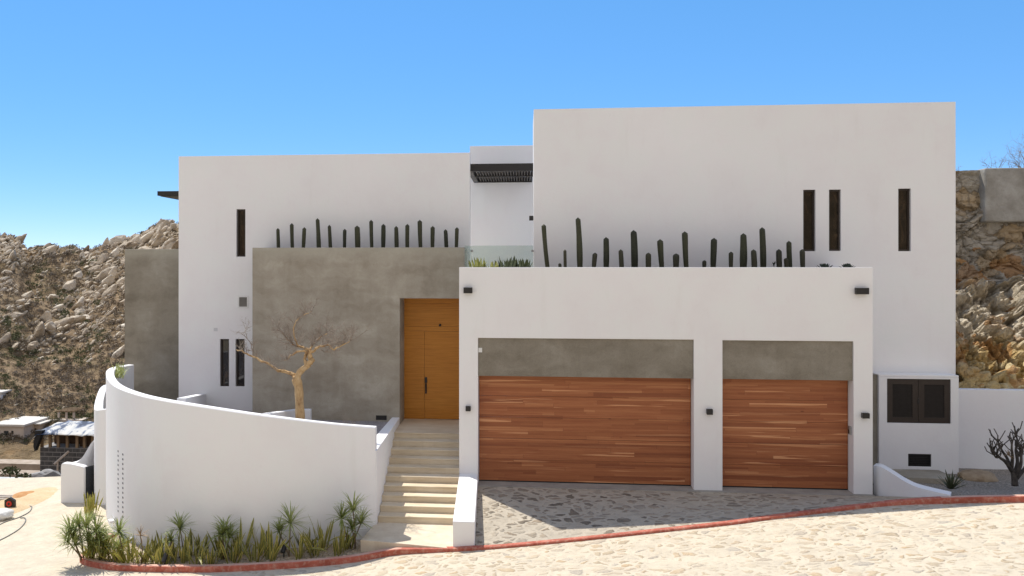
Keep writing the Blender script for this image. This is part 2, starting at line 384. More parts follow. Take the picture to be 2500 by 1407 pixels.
KS_sorted = sorted([(p.x, p.y) for p in KS])
def kerbY(x): return interp(x, KS_sorted)

KX_MIN = KS_sorted[0][0]
xs = [-90+i*3 for i in range(24)]+[-18+.35*i for i in range(int((18+KX_MIN)/.35))]
xs = [x for x in xs if x < KX_MIN-.06]+[KX_MIN-.05]+[KX_MIN+.001+i*.12 for i in range(12)]
x = xs[-1]
while x < 29: x += .4; xs.append(x)
rows = []
NY = 46
for x in xs:
    ymax = kerbY(x)+.04 if x >= KX_MIN-.001 else 26.4-.25*max(0, min(1, (x+14)/3))
    r = []
    for j in range(NY+1):
        t = (j/NY)**.75; y = lerp(-45, ymax, t)
        z = road_z(x, y)
        r.append(Vector((x, y, z)))
    rows.append(r)
road = MB().sheet([list(r) for r in zip(*rows)]).build('road', ROADM, smooth=True)
tag(road, kind='structure')

# kerb, swept along the road edge; painted face and worn top
mb = MB(); prof = []
for i, p in enumerate(KS):
    d = (KS[min(i+1, len(KS)-1)]-KS[max(i-1, 0)]); d.z = 0; d.normalize()
    nrm = Vector((d.y, -d.x, 0))        # travels leftwards: this points into the plot
    nrm = nrm if True else -nrm
    px_t = p.x
    h = interp(px_t, [(-10, .115), (-2.6, .12), (-1.6, .075), (-.5, .05), (3, .05), (7, .07), (8.2, .12), (12, .13)])
    jit = .006*noise.noise(Vector((p.x*3, p.y*3, 2)))
    w = .115
    a = p-nrm*jit
    prof.append([a+Vector((0,0,-.15)), a+Vector((0,0,h-.012)), a+nrm*.015+Vector((0,0,h)), a+nrm*w+Vector((0,0,h+.004)), a+nrm*(w+.01)+Vector((0,0,-.15))])
for i in range(len(prof)-1):
    for k in range(4):
        x_ = prof[i][0].x
        mi = 1 if (k == 2 and (x_ < -2.4 or x_ > 8.3)) else 0
        mb.add([prof[i][k], prof[i+1][k], prof[i+1][k+1], prof[i][k+1]], [(0,1,2,3)], mi)
kerb = mb.build('kerb', [KERB, KERB_TOP]); tag(kerb, kind='structure')
INNER = [q[3]+Vector((0,0,-.02)) for q in prof]

GY = 20.82                                     # garage front plane
GX0, GX1 = XY(1121, GY), XY(2131, GY)
def inner_at(x):
    pts = sorted([(q.x, q.y, q.z) for q in INNER])
    return Vector((x, interp(x, [(a, b) for a, b, c in pts]), interp(x, [(a, c) for a, b, c in pts])))
# driveway sheet from the apron in front of the doors to the kerb
cols = []
X_a, X_b = GX0+.42, XY(2331, 19)-.1
for i in range(61):
    x = lerp(X_a, X_b, i/60); e = inner_at(x); c = []
    top = Vector((x, GY-.10, -.012)) if x < GX1 else Vector((x, lerp(GY-.1, e.y+.1, sstep(GX1, X_b, x)), lerp(-.012, e.z, sstep(GX1, X_b, x))))
    for j in range(13):
        t = j/12; p = top.lerp(e, t); p.z = lerp(top.z, e.z, t**1.15)+.012*noise.noise(Vector((x*1.2, p.y*1.2, 5)))*math.sin(math.pi*t); c.append(p)
    cols.append(c)
tag(MB().sheet([list(r) for r in zip(*cols)]).build('driveway', DRIVEM, smooth=True), kind='structure')
tag(MB().box(GX0+.3, GX1, GY-.14, GY+1.2, -.3, 0).build('garage_apron', APRON), kind='structure')

# ------------------------------------------------------------------ the house
house = root('house', 'white flat-roofed two-storey house with bare concrete entrance and wooden garage doors', 'house', (2, 22, 0))
# garage block ----------------------------------------------------------
G_TOP = ZY(1600, 653, GY)
o1 = (XY(1167, GY), XY(1694, GY), -.6, ZY(1430, 827.5, GY)); o2 = (XY(1764, GY), XY(2084, GY), -.6, ZY(1924, 832.5, GY))
g = wall_grid(MB(), GX0, GX1, GY, GY+.45, -.6, G_TOP, [o1, o2])
g.box(GX0+.002, GX0+.3, GY+.452, 24.9, -.6, 4.3); g.box(GX1-.3, GX1-.002, GY+.452, 22.9, -.6, G_TOP)
g.box(GX0+.002, GX0+.2, GY+.452, 21.5, 4.3, G_TOP-.12)
g.box(GX0+.302, GX1-.302, GY+.452, 22.9, 4.2, 4.5)
gw = g.build('garage_wall', STUCCO, house, bevel=.012)
MB().box(GX0+.21, GX1-.31, GY+.46, 22.9, 4.505, G_TOP-.10).build('planter_bed', SOIL, house)
LB = ZY(1430, 921, GY+.06)
for op in (o1, o2):
    MB().box(op[0]+.002, op[1]-.002, GY+.055, GY+.40, LB, op[3]-.002).build('lintel_panel', CONC_L, house)
for op in (o1, o2):
    d = MB(); n = 5; dz = (LB-.03)/n
    for i in range(n):
        d.box(op[0]+.012, op[1]-.012, GY+.33, GY+.38, .03+i*dz+.0, .03+(i+1)*dz-.006)
    gd = d.build('garage_door', PLANK, house)
    MB().box(op[0]+.01, op[1]-.01, GY+.335, GY+.375, .002, .028).build('bottom_seal', BLACK, gd)
MB().box(XY(1168, GY+.05), XY(1177, GY+.05), GY+.047, GY+.0545, ZY(1172, 861, GY), ZY(1172, 850, GY)).build('sensor_cover', WHITEP, house)
# right block -----------------------------------------------------------
RY = 22.92
RX0, RX1 = XY(1303, RY), XY(2333, RY)
R_TOP = (ZY(1303, 270, RY)+ZY(2332, 246, RY))/2
def slit(px0, px1, py0, py1, Y): c = (px0+px1)/2; return (XY(px0, Y), XY(px1, Y), ZY(c, py1, Y), ZY(c, py0, Y))
rw = [slit(1961,1991,463.5,613.5,RY), slit(2024,2053,463,613,RY), slit(2193,2224,460.5,613.5,RY)]
b = wall_grid(MB(), RX0, RX1, RY, RY+.35, -.5, R_TOP, rw)
b.box(RX0+.002, RX0+.3, RY+.352, 25.4, 4.3, R_TOP); b.box(RX1-.3, RX1-.002, RY+.352, 25.4, -.5, R_TOP)
b.box(RX0+.302, RX1-.302, 25.1, 25.4, -.5, R_TOP); b.box(RX0+.302, RX1-.302, RY+.352, 25.098, R_TOP-.45, R_TOP-.2)
b.build('upper_wall', STUCCO, house, bevel=.012)
def window(h, Y, T=.35, fw=.045):
    """dark slit window set in a reveal: frame, then a pane as its sub-part"""
    x0, x1, z0, z1 = h
    w = wall_grid(MB(), x0+.002, x1-.002, Y+.075, Y+.15, z0+.002, z1-.002, [(x0+fw, x1-fw, z0+fw, z1-fw)]).build('window', BRONZE, house)
    MB().box(x0+fw, x1-fw, Y+.11, Y+.118, z0+fw, z1-fw).build('pane', PANE, w)
for h in rw: window(h, RY)
# left block ------------------------------------------------------------
LY = 24.35
LX0, LX1 = XY(436, LY), XY(1147, LY); L_TOP = (ZY(437, 380, LY)+ZY(1146, 375, LY))/2
lw = [slit(577,599,511,627,LY), slit(537,559,828,944,LY), slit(575,597,828,944,LY)]
vent_h = slit(584,603.5,726,749,LY)
b = wall_grid(MB(), LX0, LX1, LY, LY+.35, -1.5, L_TOP, lw+[vent_h])
TXL = LX1-4.5
b.box(LX0+.002, LX0+.3, LY+.352, 29.0, -1.5, L_TOP-.9); b.box(TXL-.3, TXL-.002, LY+.352, 29.0, 4.3, L_TOP-.9)
b.box(LX0+.302, TXL-.302, 28.7, 29.0, -1.5, L_TOP-.9); b.box(LX0+.302, TXL-.302, LY+.352, 28.698, L_TOP-1.3, L_TOP-1.05)
b.build('wing_wall', STUCCO, house, bevel=.012)
for h in lw: window(h, LY)
x0, x1, z0, z1 = vent_h
vf = wall_grid(MB(), x0-.045, x1+.045, LY-.012, LY-.001, z0-.045, z1+.045, [(x0, x1, z0, z1)]).build('wall_vent', WHITEP, house)
m = MB(); m.box(x0-.03, x1+.03, LY+.17, LY+.18, z0-.03, z1+.03, 1)
for i in range(6):
    c = lerp(x0, x1, (i+.5)/6); m.hexa([(c-.012,LY+.0,z0),(c-.006,LY+.0,z0),(c+.016,LY+.04,z0),(c+.01,LY+.04,z0)], [(c-.012,LY+.0,z1),(c-.006,LY+.0,z1),(c+.016,LY+.04,z1),(c+.01,LY+.04,z1)])
m.build('louvre', [m_plain('grey_louvre', (.4,.38,.35)), BLACK], vf)
q = slit(522, 531, 801, 809, LY); MB().box(q[0], q[1], LY-.006, LY-.001, q[2], q[3]).build('outlet_cover', m_plain('pale_grey_cover', (.62,.62,.63)), house)
# terrace floor, recess wall and roof slab between the two blocks
TY = 28.0
t_ = MB().box(LX1-.0, RX0-.002, 22.95, LY+.352, 4.31, 4.55); t_.box(TXL, RX0-.002, LY+.353, TY-.002, 4.31, 4.55); t_.build('terrace_floor', m_noise('pale_terrace_stone', [(.3, (.6,.52,.41)), (.7, (.72,.63,.5))], 3, .7, .004), house)
t_ = MB().box(XY(1147, TY), RX0+.29, TY, TY+.3, 3.5, ZY(1225, 356, TY)); t_.box(TXL, XY(1147, TY)-.002, TY, TY+.3, 3.5, 6.9); t_.build('terrace_wall', STUCCO, house, bevel=.01)
# concrete entrance -----------------------------------------------------
CY = 23.25; DY = 24.1
CX0, CX1 = XY(616, CY), XY(1133, CY); C_TOP = ZY(1133, 604, CY); DZ = .92
dh = (XY(976, CY), GX0+.06, DZ, ZY(1050, 729, CY))
c = wall_grid(MB(), CX0, CX1, CY, CY+.25, -.6, C_TOP, [(dh[0], dh[1], -9, dh[3])])
c.box(dh[0]-.3, dh[0], CY+.252, LY-.01, -.6, dh[3]+.2); c.box(dh[0]+.002, CX1-.04, CY+.252, LY-.01, dh[3], dh[3]+.2)
c.box(CX0+.002, CX0+.25, CY+.252, LY-.003, -.6, C_TOP); c.box(CX1-.2, CX1-.002, CY+.252, LY-.003, dh[3]+.202, C_TOP)
c.box(dh[0]-.302+.002, dh[0]+.0, CY+.255, LY-.012, -.6, DZ-.01)
c.build('entrance_wall', CONC, house, bevel=.01)
MB().box(CX0+.26, CX1-.21, CY+.255, LY-.002, dh[3]+.21, C_TOP-.12).build('planter_bed', SOIL, house)
# front door: side panel, transom and leaf
DX0, DX1 = dh[0]+.003, dh[1]-.0; DT = dh[3]-.003
xl = XY(1036, DY); zt = ZY(1036, 809, DY); zt2 = ZY(1036, 797, DY); zt3 = ZY(1036, 741, DY)
fd = MB(); fd.box(xl+.006, DX1, DY, DY+.06, DZ+.012, zt-.006)
fdo = fd.build('front_door', OAK, house)
fd = MB(); fd.box(DX0, xl, DY+.004, DY+.06, DZ+.004, zt-.004); fd.box(DX0, DX1, DY-.002, DY+.06, zt, zt2-.004); fd.box(DX0, DX1, DY+.004, DY+.06, zt2, zt3-.004); fd.box(DX0, DX1, DY-.006, DY+.06, zt3, DT)
fd.build('door_surround', OAK, house)
MB().box(DX0, DX1, DY+.062, DY+.09, DZ, DT).build('door_backing', BLACK, house)
hx = XY(1039.5, DY-.05); m = MB()
m.box(hx-.032, hx+.032, DY-.022, DY-.0, ZY(1039, 935, DY), ZY(1039, 921, DY)); m.box(hx-.022, hx+.022, DY-.02, DY-.0, ZY(1039, 961, DY), ZY(1039, 936, DY))
m.tube([(hx, DY-.02, ZY(1039, 938, DY)), (hx, DY-.075, ZY(1039, 940, DY)), (hx, DY-.075, ZY(1039, 954, DY)), (hx, DY-.02, ZY(1039, 956, DY))], .012, 8)
m.build('door_handle', BLACK, fdo, bevel=.004)
pv = atY(1074.5, 794, DY); m = MB(); m.tube([(pv.x, DY+.01, pv.z), (pv.x, DY-.04, pv.z)], .034, 16); m.tube([(pv.x, DY-.041, pv.z), (pv.x, DY-.06, pv.z-.004)], [.028, .02], 16)
m.build('door_camera', BLACK, house)
vv = slit(918, 944, 1014.5, 1025.5, CY); vo = wall_grid(MB(), vv[0], vv[1], CY-.015, CY-.001, vv[2], vv[3], [(vv[0]+.015, vv[1]-.015, vv[2]+.02, vv[3]-.02)])
vo.box(vv[0]+.014, vv[1]-.014, CY-.006, CY-.002, vv[2]+.018, vv[3]-.018); vo.build('low_vent', BLACK, house)
cv = atY(953, 905, CY)
MB().box(dh[0]+.0, dh[0]+.008, CY+.45, CY+.53, DZ+1.15, DZ+1.27).build('doorbell', STEEL, house)
# pergola over the terrace ------------------------------------------------
PY = TY/1.14
pf = atY(1140, 419, PY); PT = ZY(1140, 400.5, PY); PX = pf.x; PZ = pf.z
m = MB(); m.box(PX, RX0+.05, PY, PY+.09, PZ, PT); m.box(PX, PX+.14, PY+.092, TY-.002, PZ+.002, PT-.002)
m.box(PX+.142, RX0-.002 if RX0 > PX+.2 else RX0, TY-.09, TY-.002, PZ+.002, PT-.002)
ym = lerp(PY, TY, .47); m.box(PX+.142, RX0+.04, ym-.05, ym+.05, PZ+.002, PT-.004)
pg = m.build('pergola', BLACK, house, bevel=.004)
m = MB(); n = 20
for i in range(n):
    x = lerp(PX+.2, RX0-.02, (i+.5)/n)
    for a, b_ in ((PY+.093, ym-.053), (ym+.053, TY-.093)):
        m.hexa([(x-.022,a,PZ+.03),(x-.004,a,PZ+.03),(x-.004,b_,PZ+.03),(x-.022,b_,PZ+.03)], [(x+.004,a,PZ+.14),(x+.022,a,PZ+.14),(x+.022,b_,PZ+.14),(x+.004,b_,PZ+.14)])
m.build('slats', m_plain('grey_slat', (.10,.092,.085), .5), pg)
# small canopy on the far left flank
cY0 = 25.2; a = atY(384, 478, cY0); zt_ = ZY(384, 467, cY0)
m = MB(); m.box(a.x, LX0-.002, cY0, cY0+1.9, a.z, zt_); m.box(a.x+.06, LX0-.004, cY0+.08, cY0+1.8, a.z-.02, a.z-.002); m.build('side_canopy', BLACK, house, bevel=.004)
# utility cupboard at the right -------------------------------------------
BY = 22.45
BX0, BX1 = XY(2146, BY), XY(2341, BY); B_TOP = ZY(2240, 916, BY)
ud = slit(2166, 2321.5, 926, 1034, BY); uv = slit(2217.5, 2273.5, 1109, 1139.5, BY)
b = wall_grid(MB(), BX0, BX1, BY, BY+.12, -.4, B_TOP-.05, [ud, uv]); b.box(BX0, BX1, BY, RY-.003, B_TOP-.049, B_TOP)
b.box(BX1-.12, BX1, BY+.122, RY-.003, -.4, B_TOP-.05); b.build('utility_wall', STUCCO, house, bevel=.01)
MB().box(GX1-.3, BX0+.3, BY+.125, BY+.2, -.2, B_TOP-.06).build('concrete_strip', CONC_D, house)
MB().box(GX1-.29, BX0-.001, BY+.08, BY+.124, -.2, B_TOP-.01).build('concrete_strip', CONC_D, house)
xm = (ud[0]+ud[1])/2; LOUV = m_plain('dark_louvre', (.035,.030,.026), .8, .15)
for x0, x1 in ((ud[0]+.004, xm-.004), (xm+.004, ud[1]-.004)):
    z0, z1 = ud[2]+.004, ud[3]-.004; fw = .13
    s = wall_grid(MB(), x0, x1, BY+.03, BY+.075, z0, z1, [(x0+fw, x1-fw, z0+fw, z1-fw)]).build('louvred_shutter', BRONZE, house)
    l = MB(); n = 14
    for i in range(n):
        z = lerp(z0+fw, z1-fw, i/n); dz = (z1-z0-2*fw)/n
        l.hexa([(x0+fw,BY+.034,z),(x1-fw,BY+.034,z),(x1-fw,BY+.042,z),(x0+fw,BY+.042,z)], [(x0+fw,BY+.062,z+dz*1.05),(x1-fw,BY+.062,z+dz*1.05),(x1-fw,BY+.070,z+dz*1.05),(x0+fw,BY+.070,z+dz*1.05)])
    l.build('louvres', LOUV, s)
    if x0 < xm-.1: MB().box(x1-.02, x1+.02, BY+.012, BY+.03, (z0+z1)/2-.06, (z0+z1)/2+.06).build('latch', BLACK, s)
f = wall_grid(MB(), uv[0]+.002, uv[1]-.002, BY+.01, BY+.05, uv[2]+.002, uv[3]-.002, [(uv[0]+.025, uv[1]-.025, uv[2]+.025, uv[3]-.025)])
for i in range(6):
    z = lerp(uv[2]+.03, uv[3]-.03, (i+.5)/6); f.box(uv[0]+.025, uv[1]-.025, BY+.02, BY+.035, z-.012, z+.004)
f.box(uv[0]+.02, uv[1]-.02, BY+.055, BY+.06, uv[2]+.01, uv[3]-.01); f.build('utility_vent', BLACK, house)

# ------------------------------------------------------------------ wall lamps (black boxes shining up and down)
def wall_lamp(px0, px1, py0, py1, Y, label, depth=.11, group='black box lamps on the house walls'):
    c = atY((px0+px1)/2, (py0+py1)/2, Y); w = abs(XY(px1, Y)-XY(px0, Y)); h = abs(ZY(px0, py0, Y)-ZY(px0, py1, Y))
    r = root('wall_lamp', label, 'wall lamp', (c.x, Y, c.z-h/2), group)
    m = wall_grid(MB(), c.x-w/2, c.x+w/2, Y-.12, Y-.12+.01, c.z-h/2, c.z+h/2, [])
    m.box(c.x-w/2, c.x-w/2+.01, Y-.11+.001, Y-.012, c.z-h/2, c.z+h/2); m.box(c.x+w/2-.01, c.x+w/2, Y-.11+.001, Y-.012, c.z-h/2, c.z+h/2)
    m.box(c.x-w/2+.011, c.x+w/2-.011, Y-.108, Y-.012, c.z-h*.25, c.z+h*.25)
    m.build('lamp_housing', BLACK, r)
    MB().box(c.x-w*.42, c.x+w*.42, Y-.0115, Y-.0005, c.z-h*.45, c.z+h*.45).build('back_plate', BRONZE, r)
    return r
wall_lamp(1132.5,1153.5,702,716,GY,'wide black lamp on the garage wall above the stairs')
wall_lamp(2086,2117,703,718.5,GY,'wide black lamp at the top right of the garage wall')
wall_lamp(1137.5,1149.5,991,1002.5,GY,'small black lamp on the narrow pier between stairs and garage')
wall_lamp(1724,1738,998,1011,GY,'small black lamp on the pier between the two garage doors')
wall_lamp(2102,2118.5,1007.5,1020,GY,'small black lamp right of the smaller garage door')
lp = atY(1297.5, 533, 23.6); lr = root('wall_lamp', 'dark lamp on the terrace side of the tall white block', 'wall lamp', (RX0, 23.6, lp.z-.06), 'black box lamps on the house walls')
MB().box(RX0-.11, RX0-.012, 23.55, 23.68, lp.z-.06, lp.z+.06).build('lamp_housing', BLACK, lr, bevel=.004); MB().box(RX0-.0115, RX0-.001, 23.57, 23.66, lp.z-.05, lp.z+.05).build('back_plate', BRONZE, lr)
kp = atY(2076.5, 1050, GY+.22); kr = root('keypad', 'small grey keypad box on the jamb beside the smaller garage door', 'keypad', (o2[1], GY+.2, kp.z-.08))
MB().box(o2[1]-.045, o2[1]-.001, GY+.12, GY+.22, kp.z-.09, kp.z+.09).build('keypad_case', STEEL, kr, bevel=.004); MB().box(o2[1]-.05, o2[1]-.046, GY+.135, GY+.205, kp.z-.07, kp.z+.02).build('keys', BLACK, kr)

# ------------------------------------------------------------------ stairs
LZ = -.48
SX0, SX1 = -3.15, GX0+.002
st = root('staircase', 'cream stone steps climbing between white walls to the front door', 'stairs', (-2.2, 19.2, LZ))
RH, TR, N0 = .14, .322, 19.2
for k in range(1, 11):
    y0 = N0+TR*(k-1); y1 = N0+TR*k if k < 10 else DY+.05
    m = MB(); z1 = LZ+RH*k; z0 = LZ+RH*(k-1)-(.001 if k > 1 else .02)
    x1 = SX1-.002 if k > 0 else SX1
    x0 = lerp(SX0+.003, -3.236, (k-1)/9); x1 = lerp(-1.405, -1.505, (y0-17.7)/3.1) if y0 < GY else GX0-.001
    if k == 10: y1 = CY-.002
    m.box(x0, x1, y0, y1 if k < 10 else y1, z1-.03, z1)
    m.box(x0+.001, x1-.001, y0+.012, y1-.001 if k < 10 else y1, z0-.1 if k > 1 else z0, z1-.0305)
    if k == 10:
        m.box(dh[0]+.002, GX0+.06, CY-.002, DY+.05, z1-.4, z1)
    m.build('step' if k < 10 else 'top_landing', TRAV, st, bevel=.006)
# bottom landing: front edge follows the road
fl = atZ(880, 1318, LZ); bl = atZ(918, 1289, LZ); fr = atZ(1106, 1340, LZ)
m = MB(); q = [fl, Vector((-1.4, fr.y+.02, LZ)), Vector((-1.44, N0+.02, LZ)), Vector((SX0-.0, N0+.02, LZ)), bl]
q[4] = Vector((SX0-.06, 18.9, LZ))
m.add([v+Vector((0,0,-.6)) for v in q]+q, [(4,3,2,1,0), (5,6,7,8,9)]+[(i, (i+1) % 5, 5+(i+1) % 5, 5+i) for i in range(5)])
m.build('bottom_landing', m_noise('pale_stone', [(.3, (.55,.46,.34)), (.7, (.68,.6,.47))], 3, .7, .005, fine=(16, (.5,.38,.26), .25)), st, bevel=.008)
# right cheek wall
ck = MB(); zf, zb = .035, ZY(1140, 1156, GY)
ck.hexa([(-1.405,17.64,-.8),(-.975,17.64,-.8),(-1.076,GY-.002,-.8),(-1.505,GY-.002,-.8)], [(-1.405,17.64,zf),(-.975,17.64,zf),(-1.076,GY-.002,zb),(-1.505,GY-.002,zb)])
solo(ck, 'stair_wall', STUCCO, 'short sloping white cheek wall on the right of the stone steps', 'low wall', (-1.25, 19.2, -.48), bevel=.015)
# left side wall of the stairs with the gravel bed behind
SWT = 1.10
sw = MB(); sw.hexa([(-3.45,19.02,-1),(SX0,19.02,-1),(-3.24,CY-.003,-1),(-3.44,CY-.003,-1)], [(-3.45,19.02,SWT),(SX0,19.02,SWT),(-3.24,CY-.003,SWT),(-3.44,CY-.003,SWT)])
solo(sw, 'stair_wall', STUCCO, 'flat-topped white wall on the left of the stone steps below the concrete entrance', 'low wall', (-3, 20, -.48), bevel=.012)

# ------------------------------------------------------------------ curved garden wall
cw = [(916,19.0,1044),(860,18.76,1039),(805,18.55,1034),(716,18.32,1024),(615,18.2,1011),(494,18.25,993),(412,18.47,980),(356,18.8,969),(320,19.2,959),(293,19.7,949),(274,20.35,938),(262,21.15,924),(258.5,22.0,912),(261,22.9,903),(270,23.7,898),(288,24.4,894),(312,24.9,890)]
CWP = spline([atY(a, c_, b_) for a, b_, c_ in cw], 8)
TH = .2; mb = MB(); ring = []
for i, p in enumerate(CWP):
    d = (CWP[min(i+1, len(CWP)-1)]-CWP[max(i-1, 0)]); d.z = 0; d.normalize(); nr = Vector((d.y, -d.x, 0))
    if i < 10: nr = nr.lerp(Vector((0,1,0)), 1-i/10)
    o = Vector((p.x, p.y, p.z)); q = p+nr*TH
    ring.append([Vector((o.x,o.y,-1.9)), Vector((o.x,o.y,o.z-.02)), o+nr*.02, q-nr*.02, Vector((q.x,q.y,o.z-.02)), Vector((q.x,q.y,-1.9))])
mb.sheet(ring); mb.add(ring[0], [(0,1,2,3,4,5)]); mb.add(ring[-1], [(5,4,3,2,1,0)])
gwr = root('garden_wall', 'tall curved white garden wall sweeping round the left front of the plot', 'wall', (-6, 18.3, -.9))
wobj = mb.build('wall_body', STUCCO, gwr)
wobj.data.polygons.foreach_set('use_smooth', [True]*len(wobj.data.polygons))
bm = bmesh.new(); bm.from_mesh(wobj.data); bmesh.ops.recalc_face_normals(bm, faces=bm.faces)
for e in bm.edges:
    if len(e.link_faces) == 2 and e.calc_face_angle(0) > R(30): e.smooth = False
bm.to_mesh(wobj.data); bm.free()
def wall_hit(px, lo=0):
    """point on the outer face of the curved wall seen at column px"""
    best = None
    for i in range(lo, 8*13):
        a, b_ = CWP[i], CWP[i+1]
        pa = PX0+FOC*((a.x*CA+a.y*SA)/(-a.x*SA+a.y*CA)); pb = PX0+FOC*((b_.x*CA+b_.y*SA)/(-b_.x*SA+b_.y*CA))
        if min(pa, pb) <= px <= max(pa, pb):
            t = (px-pa)/(pb-pa); p = a.lerp(b_, t); d = (b_-a); d.z = 0; d.normalize(); return p, d
    return CWP[8*9].copy(), (CWP[8*9+1]-CWP[8*9]).normalized()
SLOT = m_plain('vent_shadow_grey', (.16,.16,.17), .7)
for px, y0, y1, n in ((288.5, 1102, 1248, 14), (300, 1110, 1262, 14)):
    p, d = wall_hit(px); nr = Vector((-d.y, d.x, 0))      # outward
    for i in range(n):
        py = lerp(y0, y1, i/(n-1)); c = atY(px, py, p.y); c = Vector((p.x, p.y, c.z)); m = MB()
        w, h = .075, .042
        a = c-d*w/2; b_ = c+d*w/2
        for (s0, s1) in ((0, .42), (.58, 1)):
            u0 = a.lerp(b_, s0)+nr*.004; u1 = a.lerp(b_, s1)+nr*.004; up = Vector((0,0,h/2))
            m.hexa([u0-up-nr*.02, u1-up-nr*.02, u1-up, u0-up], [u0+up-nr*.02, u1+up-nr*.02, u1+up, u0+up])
        m.build('vent_slot', SLOT, gwr)
p, d = wall_hit(276); c = atY(275, 1274, p.y); m = MB(); nr = Vector((-d.y, d.x, 0)); c = Vector((p.x, p.y, c.z))
m.hexa([c-d*.14-nr*.02, c+d*.05-nr*.02, c+d*.05+nr*.1, c-d*.14+nr*.1], [x_+Vector((0,0,.06)) for x_ in [c-d*.14-nr*.02, c+d*.05-nr*.02, c+d*.05+nr*.1, c-d*.14+nr*.1]])
m.build('water_spout', STUCCO, gwr, bevel=.01)
# courtyard fill behind the wall, with its gravel, plus the low inner walls
fill = [p_ for p_ in CWP[10:110:4]]
m = MB(); top = [Vector((p_.x+.1, p_.y+.12, 1.02)) for p_ in fill]
pts = [Vector((-3.4, 19.2, .98))]+top+[Vector((LX0+.2, LY-.002, 1.02)), Vector((CX0+.0, LY-.002, 1.02)), Vector((CX0, CY-.002, 1.02)), Vector((-3.4, CY-.002, .98))]
m.add(pts, [tuple(range(len(pts)))])
bed = m.build('gravel_court', m_noise('mauve_gravel', [(.3, (.2,.18,.19)), (.7, (.5,.47,.47))], 24, .95, .03, detail=4)); tag(bed, kind='structure')
m = MB(); a = atY(640, 1009, 20.4); b_ = atY(727, 997.5, 22.4)
m.hexa([(a.x,a.y,.8),(a.x+.2,a.y-.03,.8),(b_.x+.2,b_.y,.8),(b_.x,b_.y,.8)], [(a.x,a.y,a.z),(a.x+.2,a.y-.03,a.z),(b_.x+.2,b_.y,b_.z),(b_.x,b_.y,b_.z)])
m.box(b_.x+.2, b_.x+.36, b_.y-.15, b_.y, .8, b_.z)
solo(m, 'courtyard_wall', STUCCO, 'low white wall behind the curved wall at the foot of the bare tree', 'low wall', (a.x, a.y, 1), bevel=.012)
m = MB(); a = atY(432, 972, 19.3); b_ = atY(494, 963.5, LY-.15)
m.hexa([(a.x,a.y,.8),(a.x+.2,a.y,.8),(b_.x+.05,b_.y+.14,.8),(b_.x-.15,b_.y+.14,.8)], [(a.x,a.y,a.z),(a.x+.2,a.y,a.z),(b_.x+.05,b_.y+.14,b_.z),(b_.x-.15,b_.y+.14,b_.z)])
solo(m, 'courtyard_wall', STUCCO, 'white inner wall joining the curved wall to the white wing under the slit windows', 'low wall', (a.x, a.y, 1), bevel=.012)

# concrete tower slab at the left of the house
TY0 = 25.6; m = MB().box(XY(304, TY0), LX0-.004, TY0, TY0+2.6, -1.5, ZY(370, 608.5, TY0))
solo(m, 'concrete_screen', CONC_D, 'tall bare concrete block standing left of the white wing', 'concrete wall', (XY(370, TY0), TY0, 0), bevel=.01)

# ------------------------------------------------------------------ white walls further left: second curve and gate bay
m = MB(); pp = spline([atY(262, 998, 22.6), atY(233, 1000, 22.9), atY(231, 985, 24.0), atY(240, 955, 26.5), atY(250, 942, 29.0), atY(275, 935, 31)], 8); rg = []
for i, p in enumerate(pp):
    d = pp[min(i+1, len(pp)-1)]-pp[max(i-1, 0)]; d.z = 0; d.normalize(); nr = Vector((d.y, -d.x, 0)); q = p+nr*.22
    rg.append([Vector((p.x,p.y,-3)), Vector((p.x,p.y,p.z-.02)), p+nr*.02, q-nr*.02, Vector((q.x,q.y,p.z-.02)), Vector((q.x,q.y,-3))])
m.sheet(rg); m.add(rg[0], [(0,1,2,3,4,5)]); m.add(rg[-1], [(5,4,3,2,1,0)])
solo(m, 'side_wall', STUCCO, 'second white wall with a wavy top rising behind the curved garden wall', 'wall', (pp[4].x, pp[4].y, -1.4))
gz = road_z(-12.3, 23.5)
gt = root('gate_bay', 'low white gate bay with rounded top and dark mesh gate at the roadside', 'gate', tuple(atZ(180, 1229, gz)))
f0, f1 = atZ(148, 1227, gz), atZ(203, 1232, gz); f1 = Vector((f1.x, f0.y-.1, gz)); H1 = ZY(180, 1137, f0.y)
dv = (f1-f0).normalized(); nv = Vector((-dv.y, dv.x, 0))
outl = [(0, 0), (1, 0), (1, H1-gz-.12), (.985, H1-gz-.03), (.93, H1-gz), (.45, H1-gz+.05), (.08, H1-gz+.06), (.02, H1-gz+.02), (0, H1-gz-.06)]
L = (f1-f0).length; fa = [f0+dv*L*a_+Vector((0,0,b_-.2 if b_ == 0 else b_)) for a_, b_ in outl]; fb = [x_+nv*.2 for x_ in fa]; n = len(fa)
m = MB(); m.add(fa+fb, [tuple(range(n)), tuple(range(2*n-1, n-1, -1))]+[(i, n+i, n+(i+1) % n, (i+1) % n) for i in range(n)])
m.build('bay_wall', STUCCO, gt, bevel=.02)
